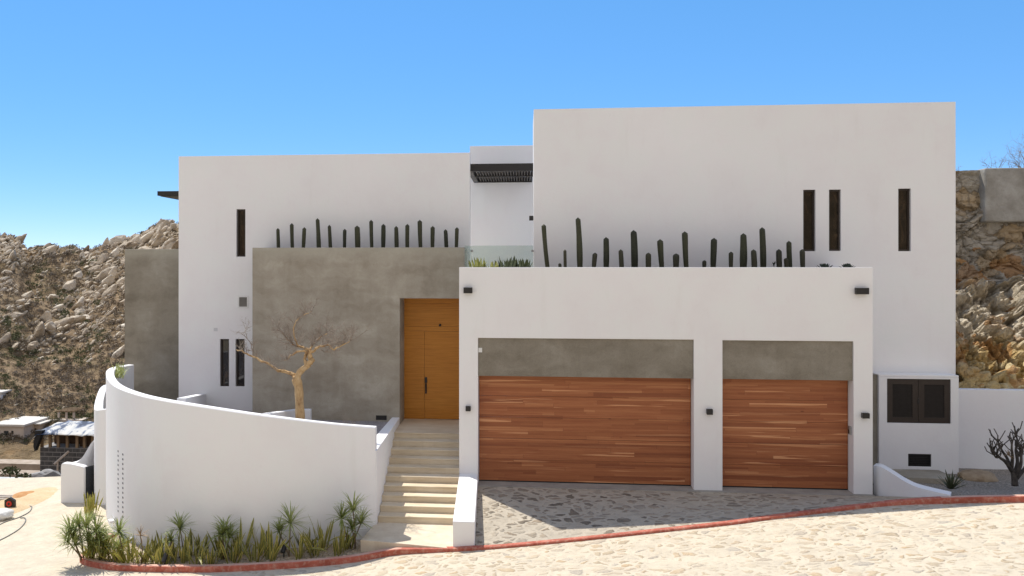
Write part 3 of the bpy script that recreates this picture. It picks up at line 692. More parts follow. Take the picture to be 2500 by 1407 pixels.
# flank sweeping up behind the gate
fl_ = []
for px, py, dy in ((172,1133,.15),(190,1127,.35),(203,1114,.6),(214,1096,.85),(226,1078,1.1),(246,1062,1.4)):
    p = atY(px, py, f0.y+dy); fl_.append([Vector((p.x,p.y,gz-.4)), p, p+Vector((-.05,.18,0)), Vector((p.x-.05,p.y+.18,gz-.4))])
fl_ = [list(c_) for c_ in zip(*[spline([r[k] for r in fl_], 4) for k in range(4)])]
m = MB(); m.sheet(fl_); m.add(fl_[0], [(0,1,2,3)]); m.add(fl_[-1], [(3,2,1,0)]); m.build('flank_wall', STUCCO, gt)
m = MB(); g0 = f1+nv*.08; g1 = Vector((XY(236, g0.y+.35), g0.y+.35, gz)); gh = ZY(220, 1141, g0.y)-gz
gd_ = (g1-g0)
m.hexa([g0+Vector((0,0,.12)), g1+Vector((0,0,.12)), g1+Vector((0,.04,.12)), g0+Vector((0,.04,.12))], [g0+Vector((0,0,gh)), g1+Vector((0,0,gh)), g1+Vector((0,.04,gh)), g0+Vector((0,.04,gh))])
m.build('mesh_gate', m_noise('dark_mesh', [(.3, (.02,.022,.026)), (.7, (.06,.065,.075))], 40, .7, .01), gt)
m = MB(); m.hexa([g0+Vector((0,-.05,-.2)), g1+Vector((0,-.05,-.2)), g1+Vector((0,.3,-.2)), g0+Vector((0,.3,-.2))], [g0+Vector((0,-.05,.11)), g1+Vector((0,-.05,.11)), g1+Vector((0,.3,.11)), g0+Vector((0,.3,.11))])
m.build('gate_sill', STUCCO, gt)

# ------------------------------------------------------------------ right-hand garden: wall, flare wall, gravel bed
WY = 23.1; wz = ZY(2420, 952, WY)
solo(MB().box(XY(2338, WY), 19, WY, WY+.25, -.5, wz), 'boundary_wall', STUCCO, 'plain white boundary wall in front of the rock face at the right', 'wall', (XY(2420, WY), WY, .1), bevel=.012)
flt = [(2133,GY+.25,1136,.16),(2150,GY+.0,1139,.2),(2175,20.5,1153,.2),(2205,20.1,1172,.22),(2235,19.7,1187,.22),(2275,19.3,1198,.22),(2320,18.98,1208,.2)]
rg = []
for px, Y, py, w in flt:
    p = atY(px, py, Y); rg.append([Vector((p.x-.02,p.y-.04,-.3)), Vector((p.x-.02,p.y-.04,p.z)), Vector((p.x+.12,p.y+w*1.1,p.z+.005)), Vector((p.x+.12,p.y+w*1.1,-.3))])
rg = [list(c_) for c_ in zip(*[spline([r[k] for r in rg], 5) for k in range(4)])]
m = MB(); m.sheet(rg); m.add(rg[0], [(0,1,2,3)]); m.add(rg[-1], [(3,2,1,0)])
solo(m, 'flare_wall', STUCCO, 'low white wing wall curving from the garage corner down to the red kerb', 'low wall', tuple(rg[len(rg)//2][0]+Vector((0,0,.4))))
rows_ = []
for i in range(41):
    x = lerp(GX1-.0, 26, (i/40)**1.3); e = inner_at(x); r = []
    fy = e.y+.0 if x > rg[-1][0].x else lerp(GY+.4, e.y+.1, sstep(GX1, rg[-1][0].x, x))
    for j in range(15):
        t = j/14; y = lerp(max(fy, e.y), WY+.05, t); z = lerp(e.z-.0 if x > rg[-1][0].x else .2, .13, sstep(0, .6, t)); z += .03*noise.noise(Vector((x*1.5, y*1.5, 0)))
        r.append(Vector((x, y, z)))
    rows_.append(r)
tag(MB().sheet([list(r) for r in zip(*rows_)]).build('gravel_bed', GRAVEL_G, smooth=True), kind='structure')
def bed_z(x, y): 
    e = inner_at(x); t = max(0, min(1, (y-e.y)/(WY-e.y))); return lerp(e.z, .13, sstep(0, .6, t))
p = atZ(2262, 1168, .17); m = MB()
m.hexa([(p.x-.55,p.y-.3,.05),(p.x+.55,p.y-.42,.05),(p.x+.5,p.y+.55,.05),(p.x-.65,p.y+.55,.05)], [(p.x-.55,p.y-.3,.25),(p.x+.55,p.y-.42,.25),(p.x+.5,p.y+.55,.25),(p.x-.65,p.y+.55,.25)])
solo(m, 'concrete_cover', CONC, 'flat square concrete cover slab lying in the grey gravel bed', 'slab', (p.x, p.y, .13), bevel=.01)

def rock_mesh(seed, sub=3, squash=(1,.8,.6), cuts=7, rough=.16):
    rr = random.Random(seed); bm = bmesh.new(); bmesh.ops.create_icosphere(bm, subdivisions=sub, radius=1)
    pl = [(Vector((rr.gauss(0,1), rr.gauss(0,1), rr.gauss(0,1))).normalized(), rr.uniform(.62,.9)) for _ in range(cuts)]
    of = Vector((rr.uniform(0,50), rr.uniform(0,50), rr.uniform(0,50)))
    for v in bm.verts:
        c = v.co.copy()
        for nrm, d_ in pl:
            k = c.dot(nrm)-d_
            if k > 0: c -= nrm*k*.92
        c *= 1+rough*noise.fractal(c*1.6+of, 1.0, 2.0, 4)
        v.co = Vector((c.x*squash[0], c.y*squash[1], c.z*squash[2]))
    vs = [tuple(v.co) for v in bm.verts]; fs = [tuple(v.index for v in f.verts) for f in bm.faces]; bm.free(); return vs, fs
ROCKT = m_noise('tan_boulder', [(.3, (.24,.17,.105)), (.6, (.38,.29,.19))], 5, .9, .03, use_obj=True)
vs, fs = rock_mesh(5, 3, (.5,.32,.2)); p = atZ(2388, 1166, .16)
solo(MB().add([Vector(v)+p for v in vs], fs), 'boulder', ROCKT, 'flat tan boulder in the gravel in front of the white boundary wall', 'rock', (p.x, p.y, .1), smooth=True)

# ------------------------------------------------------------------ glass railing on the terrace
gr = root('glass_railing', 'frameless glass railing across the terrace behind the snake plants', 'railing', (-.5, 22.6, 4.5))
ga = atY(1153, 600, 22.9); gb = XY(1302, 22.9); gz0 = 4.78; s_ = atY(1134.5, 600, 22.36)
MB().box(ga.x, gb, 22.9, 22.912, gz0, ZY(1225, 600, 22.9)).build('glass_pane', CLEAR, gr)
m = MB(); m.hexa([(s_.x,s_.y,gz0),(s_.x+.012,s_.y,gz0),(ga.x-.004,22.905,gz0),(ga.x-.016,22.905,gz0)], [(s_.x,s_.y,s_.z),(s_.x+.012,s_.y,s_.z),(ga.x-.004,22.905,s_.z),(ga.x-.016,22.905,s_.z)]); m.build('glass_pane', CLEAR, gr)
for px, py in ((1300, 613), (1152, 613)): q = atY(px, py, 22.88); MB().box(q.x-.03, q.x+.03, 22.88, 22.93, q.z-.03, q.z+.03).build('glass_clamp', STEEL, gr, bevel=.004)
q = atY(1225, 650, 22.85); MB().box(ga.x-.02, gb, 22.84, 22.99, gz0-.25, gz0-.002).build('base_kerb', STUCCO, gr)

# ------------------------------------------------------------------ cacti on the two parapets
CACT = m_leaf('cactus_skin', (.022,.025,.013), (.055,.056,.026), transl=0, rough=.55)
CACT_B = m_leaf('cactus_old_skin', (.03,.03,.018), (.065,.06,.032), transl=0, rough=.65)
SPINE = m_plain('cactus_rib_spines', (.115,.11,.06), .8)
def cactus_mesh(H, r, lean, seed):
    rr = random.Random(seed); m = MB(); ribs = 6; n = ribs*4; rows = max(14, int(H/.05)); ph = rr.uniform(0, 1)
    rg = []; w1, w2 = rr.uniform(.8, 1.6), rr.uniform(0, 6)
    for i in range(rows+1):
        t = i/rows; z = H*t; d = H-z
        s = 1 if d > r*1.05 else math.sqrt(max(0, 1-(1-d/(r*1.05))**2))*.98+.02
        s *= (1+.09*math.sin(w2+z*w1*3.1))*(.9+.1*min(1, z/.3))
        cx = lean*t+.015*math.sin(z*2.2+w2); row = []
        for k in range(n):
            a = 2*math.pi*(k/n)+ph; q = (k % 4)
            rad = r*s*(1.0 if q == 0 else .84 if q == 2 else .93); row.append((cx+rad*math.cos(a), rad*math.sin(a), z))
        rg.append(row)
    vs = [p for r_ in rg for p in r_]
    for i in range(rows):
        for k in range(n):
            a = i*n+k; b_ = i*n+(k+1) % n; m.f.append((a, b_, b_+n, a+n)); m.m.append(1 if k % 4 in (3, 0) and rr.random() < .42 else 0)
    m.v = vs; m.f.append(tuple(range(rows*n, rows*n+n))); m.m.append(0); return m
def cactus(px0, pxt, py, w, Y, zb, base_py, label, group, i, mat, cat='cactus'):
    bz = ZY(px0, base_py, Y); k = (CH-bz) ; s = Y/ray(px0).y/FOC
    p = Vector((XY(px0, Y), Y, zb)); top = ZY(px0, py, Y); H = top-zb
    slope = (pxt-px0)*s/max(.05, (top-ZY(px0, base_py, Y)))
    m = cactus_mesh(H, w*s/2*1.14, slope*H, i*7+3)
    return solo(MB().add([Vector(v)+p-Vector((slope*(bz-zb) if bz > zb else 0, 0, 0)) for v in m.v], m.f), 'column_cactus', [mat, SPINE], label, cat, tuple(p), group, smooth=True)
lc = [(679,557,8),(714.5,545,9),(741,555,8),(777,533,10),(806,549,8),(842.5,559,8.5),(872.5,551,11),(909,537,8.5),(936,547,9),(967,552,9),(995,547,9.5),(1028,537,9.5),(1057,552,9),(1088.5,560,9),(1114.5,555,8.5)]
ordn = ['leftmost','second','third','fourth','fifth','sixth','seventh','eighth','ninth','tenth','eleventh','twelfth','thirteenth','fourteenth','rightmost']
rnk = sorted(range(15), key=lambda i: lc[i][1])
for i, (px, py, w) in enumerate(lc):
    hgt = 'tall' if rnk.index(i) < 5 else 'short' if rnk.index(i) > 10 else 'mid-height'
    pos = ordn[i] if i in (0, 14) else ordn[i]+' from the left'
    cactus(px, px+[0,-1,1,-2,-1,0,-2,-3,-1,0,1,-3,-1,-1,0][i], py, w, 23.8, C_TOP-.12, 604, f'{hgt} column cactus, {pos} in the row above the grey concrete entrance', 'column cacti above the concrete entrance', i, CACT)
rc = [(1337,1328,547,10.5),(1380,1380.5,609,8),(1416,1410,531,13),(1451,1453,617,10.5),(1479,1478.5,579,11.5),(1517,1516,609,10.5),(1548,1546.5,562,14.5),(1584,1584.5,617,14),(1617,1612.5,584,12.5),(1651,1650,619,13.5),(1677,1671.5,565,12),(1720,1720,635.5,9),(1742,1742,581,12.5),(1786,1785.5,614.5,10.5),(1814,1813.5,569.5,15),(1841,1840,609,12),(1862,1860.5,555,13),(1904,1903,608.5,13),(1919,1917.5,630,9),(1929,1927.5,588,13),(1961.5,1959.5,608.5,12)]
o2n = ['leftmost']+['%s from the left' % s for s in ('second','third','fourth','fifth','sixth','seventh','eighth','ninth','tenth','eleventh','twelfth','thirteenth','fourteenth','fifteenth','sixteenth','seventeenth','eighteenth')]+['nineteenth from the left','last but one','rightmost']
rk = sorted(range(21), key=lambda i: rc[i][2])
for i, (px, pt, py, w) in enumerate(rc):
    hgt = 'tall dark' if rk.index(i) < 8 else 'very short' if py > 625 else 'short greyish' if py > 600 else 'mid-height dark'
    cactus(px, pt, py, w, 22.2 if py < 600 else 21.9, G_TOP-.12, 653.5, f'{hgt} column cactus, {o2n[i]} above the garage wall', 'column cacti above the garage', 40+i, CACT if py < 600 else CACT_B)
s = solo(MB().add([Vector(v)+Vector((XY(1367, 21.9), 21.9, G_TOP-.12)) for v in cactus_mesh(.22, .04, -.02, 99).v], cactus_mesh(.22, .04, -.02, 99).f), 'cactus_pup', CACT, 'tiny dark cactus stub between the first two cacti above the garage', 'cactus', (XY(1367, 21.9), 21.9, G_TOP-.12), smooth=True)

# ------------------------------------------------------------------ leafy plants
LEAF_S = m_leaf('snake_plant_leaf', (.07,.09,.025), (.23,.24,.07), transl=.22)
LEAF_Y = m_leaf('snake_plant_margin', (.36,.30,.06), (.52,.45,.12), transl=.15)
LEAF_YG = m_leaf('yellow_green_leaf', (.19,.21,.035), (.38,.36,.08), transl=.25)
LEAF_D = m_leaf('dragon_tree_leaf', (.19,.24,.06), (.46,.49,.19), transl=.25)
LEAF_DRY = m_leaf('dry_leaf', (.22,.14,.07), (.3,.2,.1), transl=.1)
STEM = m_noise('plant_stem', [(.3, (.12,.09,.055)), (.7, (.26,.2,.13))], 14, .85, .004, use_obj=True)
AGAVE = m_leaf('agave_leaf', (.028,.04,.028), (.065,.08,.05), transl=0, rough=.6)
def blade(m, base, az, tilt, L, W, curl=.0, tw=0, n=6, mi=(0, 1, 0), shape='sword', fold=.12):
    """a leaf: strip of n segments, four vertices across with coloured margins"""
    rad = Vector((math.cos(az), math.sin(az), 0)); side = Vector((-math.sin(az), math.cos(az), 0)); vs = []; fs = []; p = Vector(base); el = math.pi/2-tilt
    for i in range(n+1):
        t = i/n
        wd = {'sword': min(1, .55+1.2*t)*(1 if t < .62 else max(0, 1-((t-.62)/.38)**1.6)), 'thin': (.6+.4*min(1, t*4))*(1-t)**.45 if t < 1 else 0, 'fat': (.7+1.3*t-1.05*t*t)*(1-t**5)}[shape]*W/2
        d = rad*math.cos(el)+Vector((0,0,math.sin(el))); nn = rad*(-math.sin(el))+Vector((0,0,math.cos(el)))
        s2 = side*math.cos(tw*t)+nn*math.sin(tw*t); n2 = nn*math.cos(tw*t)-side*math.sin(tw*t)
        for q in (-1, -.55, .55, 1): vs.append(p+s2*(wd*q)-n2*(wd*fold*2*(1-abs(q))))
        p = p+d*(L/n); el -= curl/n
    for i in range(n):
        for k in range(3): fs.append((i*4+k, i*4+k+1, i*4+k+5, i*4+k+4))
    o = len(m.v); m.v += [tuple(v) for v in vs]
    for j, f in enumerate(fs): m.f.append(tuple(a+o for a in f)); m.m.append(mi[0] if j % 3 == 1 else mi[1])
def snake_clump(seed, H, nl=13, spread=.5, yellow=0):
    rr = random.Random(seed); m = MB()
    for i in range(nl):
        az = rr.uniform(0, 2*math.pi); r = rr.uniform(.01, .13); c = (r*math.cos(az), r*math.sin(az), -.03)
        L = H*rr.uniform(.5, 1.06); inner = 1-r/.14
        blade(m, c, az+rr.uniform(-.5,.5), rr.uniform(.02, spread)*(1.05-.5*inner), L, rr.uniform(.036, .062)*(.75+.4*H), rr.uniform(-.25, .45), rr.uniform(-1.4, 1.4), mi=(0, 1), shape='sword', n=7)
    if rr.random() < .55:
        az = rr.uniform(0, 6.28); blade(m, (0,0,.05), az, .75, H*.95, .055, 1.5, .5, mi=(0, 1), n=8)
    return m
def dragon_head(m, c, r, nl, rr, droop=1.0, mi=0):
    for i in range(nl):
        az = rr.uniform(0, 2*math.pi); tilt = rr.uniform(.05, 1.75)
        blade(m, c, az, tilt, r*rr.uniform(.75, 1.12), .020+.014*r, rr.uniform(.3, 1.1)*droop, 0, n=6, mi=(mi, mi), shape='thin')
# the kerbside planting bed ------------------------------------------------
def bed_soil():
    a = sorted([(q.x, q.y, q.z) for q in INNER if q.x < -2.2]); rows = []
    for i in range(61):
        x = lerp(a[0][0]+.02, -2.9, i/60); y0 = interp(x, [(p_[0], p_[1]) for p_ in a]); z0 = interp(x, [(p_[0], p_[2]) for p_ in a])
        cand = [q.y for q in CWP if abs(q.x-x) < .25]; y1 = (min(cand) if cand else 22.5)+.12
        if x < -9.2: y1 = 22.8
        rows.append([Vector((x, lerp(y0-.02, y1, j/12), z0-.05+.02*noise.noise(Vector((x*3, j*.7, 1))))) for j in range(13)])
    return [list(c_) for c_ in zip(*rows)]
BEDR = bed_soil()
bedo = MB().sheet(BEDR).build('gravel_bed', GRAVEL, smooth=True); tag(bedo, kind='structure')
rr = random.Random(4); m = MB(); pv, pf_ = rock_mesh(3, 1, (1,.9,.6), 4, .1)
for i in range(900):
    a = rr.randrange(len(BEDR)-1); b_ = rr.randrange(len(BEDR[0])-1); p = BEDR[a][b_].lerp(BEDR[a+1][b_+1], rr.random())+Vector((rr.uniform(-.1,.1), rr.uniform(-.06,.06), 0)); k = rr.uniform(.012, .03)
    if p.x < -9.2: continue
    m.add([Vector(v)*k+p for v in pv], pf_)
tag(m.build('gravel_pebbles', m_noise('pebbles', [(.3, (.3,.2,.13)), (.5, (.5,.4,.29)), (.7, (.62,.55,.45))], 3, .9, 0)), kind='stuff')
def bed_point(px, py):
    z = -.8
    for _ in range(25):
        p = atZ(px, py, z); z = interp(p.x, [(q[0], q[1]) for q in sorted((v.x, v.z) for v in INNER)])-.04
    return Vector((p.x, p.y, z))
sn = [(210,1369,.55),(221,1371,.62),(234,1374,.5),(249,1374.5,.66),(263,1376,.58),(279,1377.5,.5),(296,1381,.48),(316,1382,.66),(341,1384,.74),(356,1381,.6),(380,1384,.64),(404,1384,.78),(424,1381,.56),(447,1381,.76),(479,1379,.80),(514,1379,.68),(541,1364,.7),(567,1375,.78),(585,1360,.95),(622,1373,.62),(637,1357,.8),(661,1370,.9),(671,1353,.7),(731,1365,.8),(748,1350,.62),(771,1359,.8),(790,1343,.92),(828,1354,.80),(498,1351,.66),(508,1347,.62),(470,1360,.66),(300,1352,.55),(250,1350,.6),(228,1350,.6),(275,1360,.55),(372,1362,.55),(395,1356,.6),(846,1341,.5)]
nm = ['leftmost']+[None]*50
left_to_right = sorted(range(len(sn)), key=lambda i: sn[i][0])
words = ['leftmost','second','third','fourth','fifth','sixth','seventh','eighth','ninth','tenth','eleventh','twelfth','thirteenth','fourteenth','fifteenth','sixteenth','seventeenth','eighteenth','nineteenth']
N = len(sn)
for rank, i in enumerate(left_to_right):
    px, py, h = sn[i]; p = bed_point(px+(6 if px < 300 else 0), py-(8 if px < 460 else 2)); sc = 1.0
    m = snake_clump(100+i, h*.88, 8+int(h*6), .8)
    yl = px < 330
    pos = words[rank]+(' from the left' if rank else '') if rank < 19 else words[N-1-rank].replace('leftmost', 'rightmost')+(' from the right' if N-1-rank else '')
    front = 'front' if py > 1362-(px > 600)*8 else 'back'
    o = solo(MB().add([Vector(v)+p for v in m.v], m.f), 'snake_plant', [LEAF_YG if yl else LEAF_S, LEAF_Y], f'{"tall " if h > .74 else "low " if h < .57 else ""}yellow-edged snake plant clump, {pos} along the red kerb', 'snake plant', tuple(p), 'snake plants along the kerb')
    o.data.polygons.foreach_set('material_index', m.m); o.data.polygons.foreach_set('use_smooth', [True]*len(m.f))
# dragon trees: (base px, base py, [(head px, head py, radius)], label)
dt = [((205,1368),[(170,1290,.38),(166,1316,.34),(184,1324,.34),(192,1278,.35),(180,1302,.33)],'many-headed dragon tree leaning out at the left tip of the planting bed'),
      ((226,1362),[(210,1284,.38),(236,1294,.42),(214,1314,.35),(226,1332,.34),(244,1312,.34)],'dense dragon tree with bright heads beside the corner of the curved wall'),
      ((243,1368),[(246,1316,.36),(258,1334,.32)],'low yellowish dragon tree in front of the white corner'),
      ((289,1370),[(290,1296,.36),(288,1335,.30)],'slim dragon tree with two stacked heads below the wall perforations'),
      ((438,1362),[(439,1286,.36)],'single-headed dragon tree on two thin stems left of the middle of the bed'),
      ((420,1366),[(417,1315,.24)],'small pale dragon tree with one head among the snake plants'),
      ((552,1362),[(549,1292,.38),(560,1308,.34),(541,1300,.3)],'bushy dragon tree with drooping pale heads in the middle of the bed'),
      ((707,1358),[(709,1272,.42),(681,1291,.28)],'tall dragon tree with slender stems in the right half of the bed'),
      ((862,1338),[(862,1241,.40),(834,1261,.34),(881,1272,.34),(860,1288,.34)],'large dragon tree with four heads beside the stone landing')]
for i, ((bx, by), heads, lab) in enumerate(dt):
    rr = random.Random(300+i); p = bed_point(bx, by); t = root('dragon_tree', lab, 'dragon tree', tuple(p), 'dragon trees along the kerb')
    for (hx, hy, r) in heads:
        Y = p.y+rr.uniform(-.12, .12)-(.25 if i < 2 else 0); c = atY(hx, hy+6, Y)
        b0 = p+Vector((rr.uniform(-.05,.05), rr.uniform(-.05,.05), -.03)); mid = b0.lerp(c, .5)+Vector((rr.uniform(-.04,.04), rr.uniform(-.04,.04), 0))
        tt = MB(); tt.tube([b0, mid, c], [.018,.014,.012], 6); tt.build('stem', STEM, t, smooth=True)
        if len(heads) == 1: tt = MB(); tt.tube([b0+Vector((.08,0,0)), mid+Vector((.06,.02,0)), c+Vector((.01,0,.01))], [.014,.012,.01], 6); tt.build('stem', STEM, t, smooth=True)
        m = MB(); dragon_head(m, c, r*1.12, int(46+r*60), rr); ho = m.build('leaf_head', [LEAF_D if i not in (2,) else LEAF_YG, LEAF_Y], t)
rr = random.Random(77); p = bed_point(345, 1376); t = root('dragon_tree', 'withered brown dragon tree on a thin stem near the corner of the curved wall', 'dragon tree', tuple(p), 'dragon trees along the kerb')
c = atY(343, 1308, p.y); tt = MB(); tt.tube([p, p.lerp(c, .5)+Vector((.03,0,0)), c], [.016,.013,.012], 6); tt.build('stem', STEM, t, smooth=True)
m = MB(); dragon_head(m, c, .24, 22, rr); m.build('leaf_head', LEAF_DRY, t)
p = bed_point(303, 1352); p.y = 21.0; p.x = XY(300, 22.4)-.9
# snake plants behind the corner, left of the side wall
for i, (px, py, h, Y) in enumerate([(222,1290,.9,21.6),(212,1280,.7,21.9)]):
    q = atY(px, py, Y); q.z = road_z(q.x, Y)-.02; m = snake_clump(700+i, .75-.2*i, 18, .3)
    o = solo(MB().add([Vector(v)+q for v in m.v], m.f), 'snake_plant', [LEAF_YG, LEAF_Y], ['tall yellowish snake plant against the white side wall behind the corner', 'snake plant tucked behind the bright dragon trees at the corner'][i], 'snake plant', tuple(q), 'snake plants along the kerb')
    o.data.polygons.foreach_set('material_index', m.m)
# spotlights in the bed and the white lamp by the wall
for px, py, lab in ((402,1383,'small black garden spotlight among the snake plants in the left half of the bed'), (693,1360,'small black garden spotlight under the tall dragon tree')):
    p = bed_point(px, py); r = root('garden_spotlight', lab, 'spotlight', tuple(p), 'garden spotlights')
    m = MB(); m.tube([p+Vector((0,0,-.03)), p+Vector((0,0,.12))], .012, 8); m.build('spike', BLACK, r)
    m = MB(); m.tube([p+Vector((-.01,-.05,.1)), p+Vector((.01,.05,.22))], [.045,.05], 12); m.tube([p+Vector((.0101,.051,.2212)), p+Vector((.012,.06,.232))], [.05,.047], 12); m.build('lamp_head', BLACK, r, smooth=False)
p, d = wall_hit(322); c = atY(323, 1316, p.y-.1); m = MB(); m.tube([c+Vector((0,.1,-.02)), c+Vector((0,.02,0))], [.02,.02], 8); bmx = bmesh.new(); bmesh.ops.create_icosphere(bmx, subdivisions=2, radius=.055)
m.add([v.co+c for v in bmx.verts], [tuple(v.index for v in f.verts) for f in bmx.faces]); bmx.free()
solo(m, 'water_tap', WHITEP, 'small round white fitting on the curved wall above the snake plants', 'wall fitting', tuple(c), smooth=True)
# succulents in front of the glass railing ----------------------------------
LS_P = m_leaf('pale_agave_leaf', (.16,.17,.05), (.34,.34,.13), transl=.1)
LS_G = m_leaf('dusky_agave_leaf', (.05,.065,.03), (.12,.135,.055), transl=.05)
for i, (px, top, w, mt, lab) in enumerate([(1168,626,40,LS_P,'pale yellow-green snake plant clump nearest the concrete corner on the garage parapet'),(1201,634,36,LS_P,'low pale snake plant clump, second on the parapet before the glass railing'),(1241,624,36,LS_G,'dark green snake plant clump, third on the parapet before the glass railing'),(1277,629,36,LS_G,'dark green snake plant clump beside the tall white block and glass railing')]):
    Y = 21.35; p = Vector((XY(px, Y), Y, G_TOP-.11)); H = ZY(px, top, Y)-p.z; rr = random.Random(500+i); m = MB()
    for k in range(30):
        a = rr.uniform(0, 6.28); r = rr.uniform(0, .17); blade(m, p+Vector((r*math.cos(a)*1.1, r*math.sin(a), -.02)), a+rr.uniform(-.4,.4), rr.uniform(0, .5), H*rr.uniform(.72, 1.08), rr.uniform(.045,.065), rr.uniform(-.2,.3), rr.uniform(-1,1), mi=(0, 1), shape='sword', n=5)
    m.build('snake_plant', [mt, LEAF_YG if i < 2 else mt], shift=p).location = p; o = COL.objects[-1]; tag(o, lab, 'snake plant', 'succulents on the garage parapet')
def rosette(m, p, r, nl, rr, w=.07, shape='fat', up=.35):
    for k in range(nl):
        t = k/nl; blade(m, p, k*2.4, lerp(.1, 1.45, t)*rr.uniform(.9, 1.1), r*lerp(.6, 1, t)*rr.uniform(.9,1.05), w, rr.uniform(-.3,.15), 0, mi=(0, 0), shape=shape, n=5, fold=.3)
for px, lab in ((2013.5,'left one of two dark agave rosettes at the right end of the garage parapet'), (2068.5,'right one of two dark agave rosettes at the right end of the garage parapet')):
    Y = 21.3; p = Vector((XY(px, Y), Y, G_TOP-.06)); rr = random.Random(int(px)); m = MB(); rosette(m, p, .24, 26, rr, .075)
    solo(m, 'agave', AGAVE, lab, 'agave', tuple(p), 'agave rosettes on the garage parapet', smooth=True)
Y = 21.6; p = Vector((XY(1889, Y), Y, G_TOP-.11)); m = MB(); q = atY(1890, 645, Y); m.tube([p, q], .008, 5)
rr = random.Random(3)
for k in range(6): blade(m, q.lerp(p, rr.uniform(0,.4)), rr.uniform(0,6.28), rr.uniform(.3,1.1), .08, .04, 0, 0, mi=(0,0), shape='fat', n=3)
solo(m, 'seedling', AGAVE, 'little leafy seedling between the cacti above the smaller garage door', 'plant', tuple(p))
# agave and bare shrub in the right-hand gravel ------------------------------
p = atZ(2322, 1203, .24); p.z = bed_z(p.x, p.y); rr = random.Random(8); m = MB()
for k in range(22): blade(m, p+Vector((0,0,-.01)), k*2.4+rr.uniform(-.2,.2), lerp(.12, 1.25, k/22), rr.uniform(.36,.46), .06, rr.uniform(-.2,.35), 0, mi=(0,0), shape='thin', n=6, fold=.3)
solo(m, 'agave', m_leaf('dark_agave', (.03,.04,.02), (.09,.10,.05), transl=0), 'spiky dark agave in the grey gravel by the red kerb', 'agave', tuple(p), smooth=True)

# ------------------------------------------------------------------ bare trees
BARK = m_noise('golden_bark', [(.32, (.22,.13,.06)), (.45, (.48,.31,.15)), (.58, (.62,.43,.22)), (.72, (.72,.56,.36))], 7, .75, .03, use_obj=True, stretch=(1,1,.5))
TWIG = m_noise('pale_twigs', [(.3, (.20,.16,.125)), (.7, (.40,.335,.27))], 8, .8, 0, use_obj=True)
def twigs(m, p, d, L, r, depth, rr, flat=.25, gnarl=.5, kids=(2, 4)):
    pts = [p.copy()]; n = max(2, int(L/.07)); dd = d.normalized()
    for i in range(n):
        dd = (dd+Vector((rr.gauss(0,1), rr.gauss(0,1), rr.gauss(0,.8)+flat*.25))*gnarl*.3).normalized(); pts.append(pts[-1]+dd*(L/n))
    m.tube(pts, [lerp(r, r*.45, i/n) for i in range(n+1)], 4 if depth < 2 else 5, cap=False)
    if depth <= 0: return
    for k in range(rr.randint(*kids)):
        i = rr.randint(max(1, n//3), n); a = pts[i]; dv_ = (dd+Vector((rr.gauss(0,1), rr.gauss(0,1), rr.gauss(.25,.8)))*.85).normalized()
        twigs(m, a, dv_, L*rr.uniform(.5, .78), r*.58, depth-1, rr, flat, gnarl, kids)
TYt = 21.2
def tp(px, py, dy=0): return atY(px, py, TYt+dy)
tree = root('bare_tree', 'leafless gnarled tree with golden bark in front of the grey concrete wall', 'tree', tuple(Vector((tp(735, 1055).x, TYt, 1.0))))
m = MB()
m.tube(spline([tp(735,1058), tp(733,1021), tp(731,981), tp(729,946), tp(722,924)], 4), [.125,.12,.112,.108,.112,.116,.11,.102,.10,.104,.108,.104,.10,.108,.118,.115,.10], 12)
m.build('trunk', BARK, tree, smooth=True)
limbs = [([(724,930,0),(731,909,-.05),(749,892,-.1),(758,884,-.1),(760,880,-.08),(756,868,-.05),(757,855,-.03)], .082, .05),
         ([(722,926,0),(718,918,.05),(710,913,.1),(689,906,.15),(677.5,904,.1),(657,889,.1),(624,875,.05),(598,860,0),(577,854,-.05)], .055, .012),
         ([(749,894,-.1),(746,880,-.05),(747,866,0),(752,858,.05)], .04, .035),
         ([(756,860,-.03),(766,857,-.1),(781,845,-.25),(802,843.6,-.35),(814,852,-.4),(834,845,-.45),(855,833,-.5)], .035, .01),
         ([(757,858,-.03),(740,848,.1),(719,842,.2),(710,836,.25),(686,809.5,.35)], .035, .012),
         ([(756,862,-.03),(731,857,-.2),(710,870,-.3),(695,880,-.35)], .03, .012),
         ([(757,856,-.03),(762,845,.2),(775,830,.35),(800,815,.45)], .026, .01),
         ([(738,848,.1),(727,842,.1),(716,800,.15),(734,774,.2),(760,761,.25)], .022, .008),
         ([(624,875,.05),(612,842,.0),(597.6,812,-.05)], .014, .006),
         ([(781,845,-.25),(786,856,-.3),(800,858,-.35),(798,850,-.38)], .014, .008)]
ends = []
for i, (pl, r0, r1) in enumerate(limbs):
    pts = spline([tp(a, b_, dy) for a, b_, dy in pl], 4); n = len(pts); rr = random.Random(i)
    pts = [p+Vector((rr.gauss(0,.012), rr.gauss(0,.012), rr.gauss(0,.012)))*(1 if 0 < k < n-1 else 0) for k, p in enumerate(pts)]
    MB().tube(pts, [lerp(r0, r1, k/(n-1))*(1+.12*math.sin(k*1.7+i)) for k in range(n)], 8).build('limb', BARK if r0 > .02 else TWIG, tree, smooth=True)
    ends.append((pts, i))
m = MB(); rr = random.Random(21)
for pts, i in ends:
    if i in (0, 2): continue
    n = len(pts); cnt = {1: 12, 3: 22, 4: 22, 5: 11, 6: 18, 7: 16, 8: 4, 9: 4}[i]
    for k in range(cnt):
        j = rr.randint(int(n*(.45 if i == 1 else .3)), n-1); d = (pts[j]-pts[j-1]).normalized()
        d = (d*.6+Vector((rr.gauss(0,.7), rr.gauss(0,.7), rr.uniform(.0,1.15)))).normalized()
        twigs(m, pts[j], d, rr.uniform(.16,.36)*(.75 if i in (1,5,8,9) else 1.12), .0095, 3, rr, .3, .6, (2, 4))
m.build('twigs', TWIG, tree)
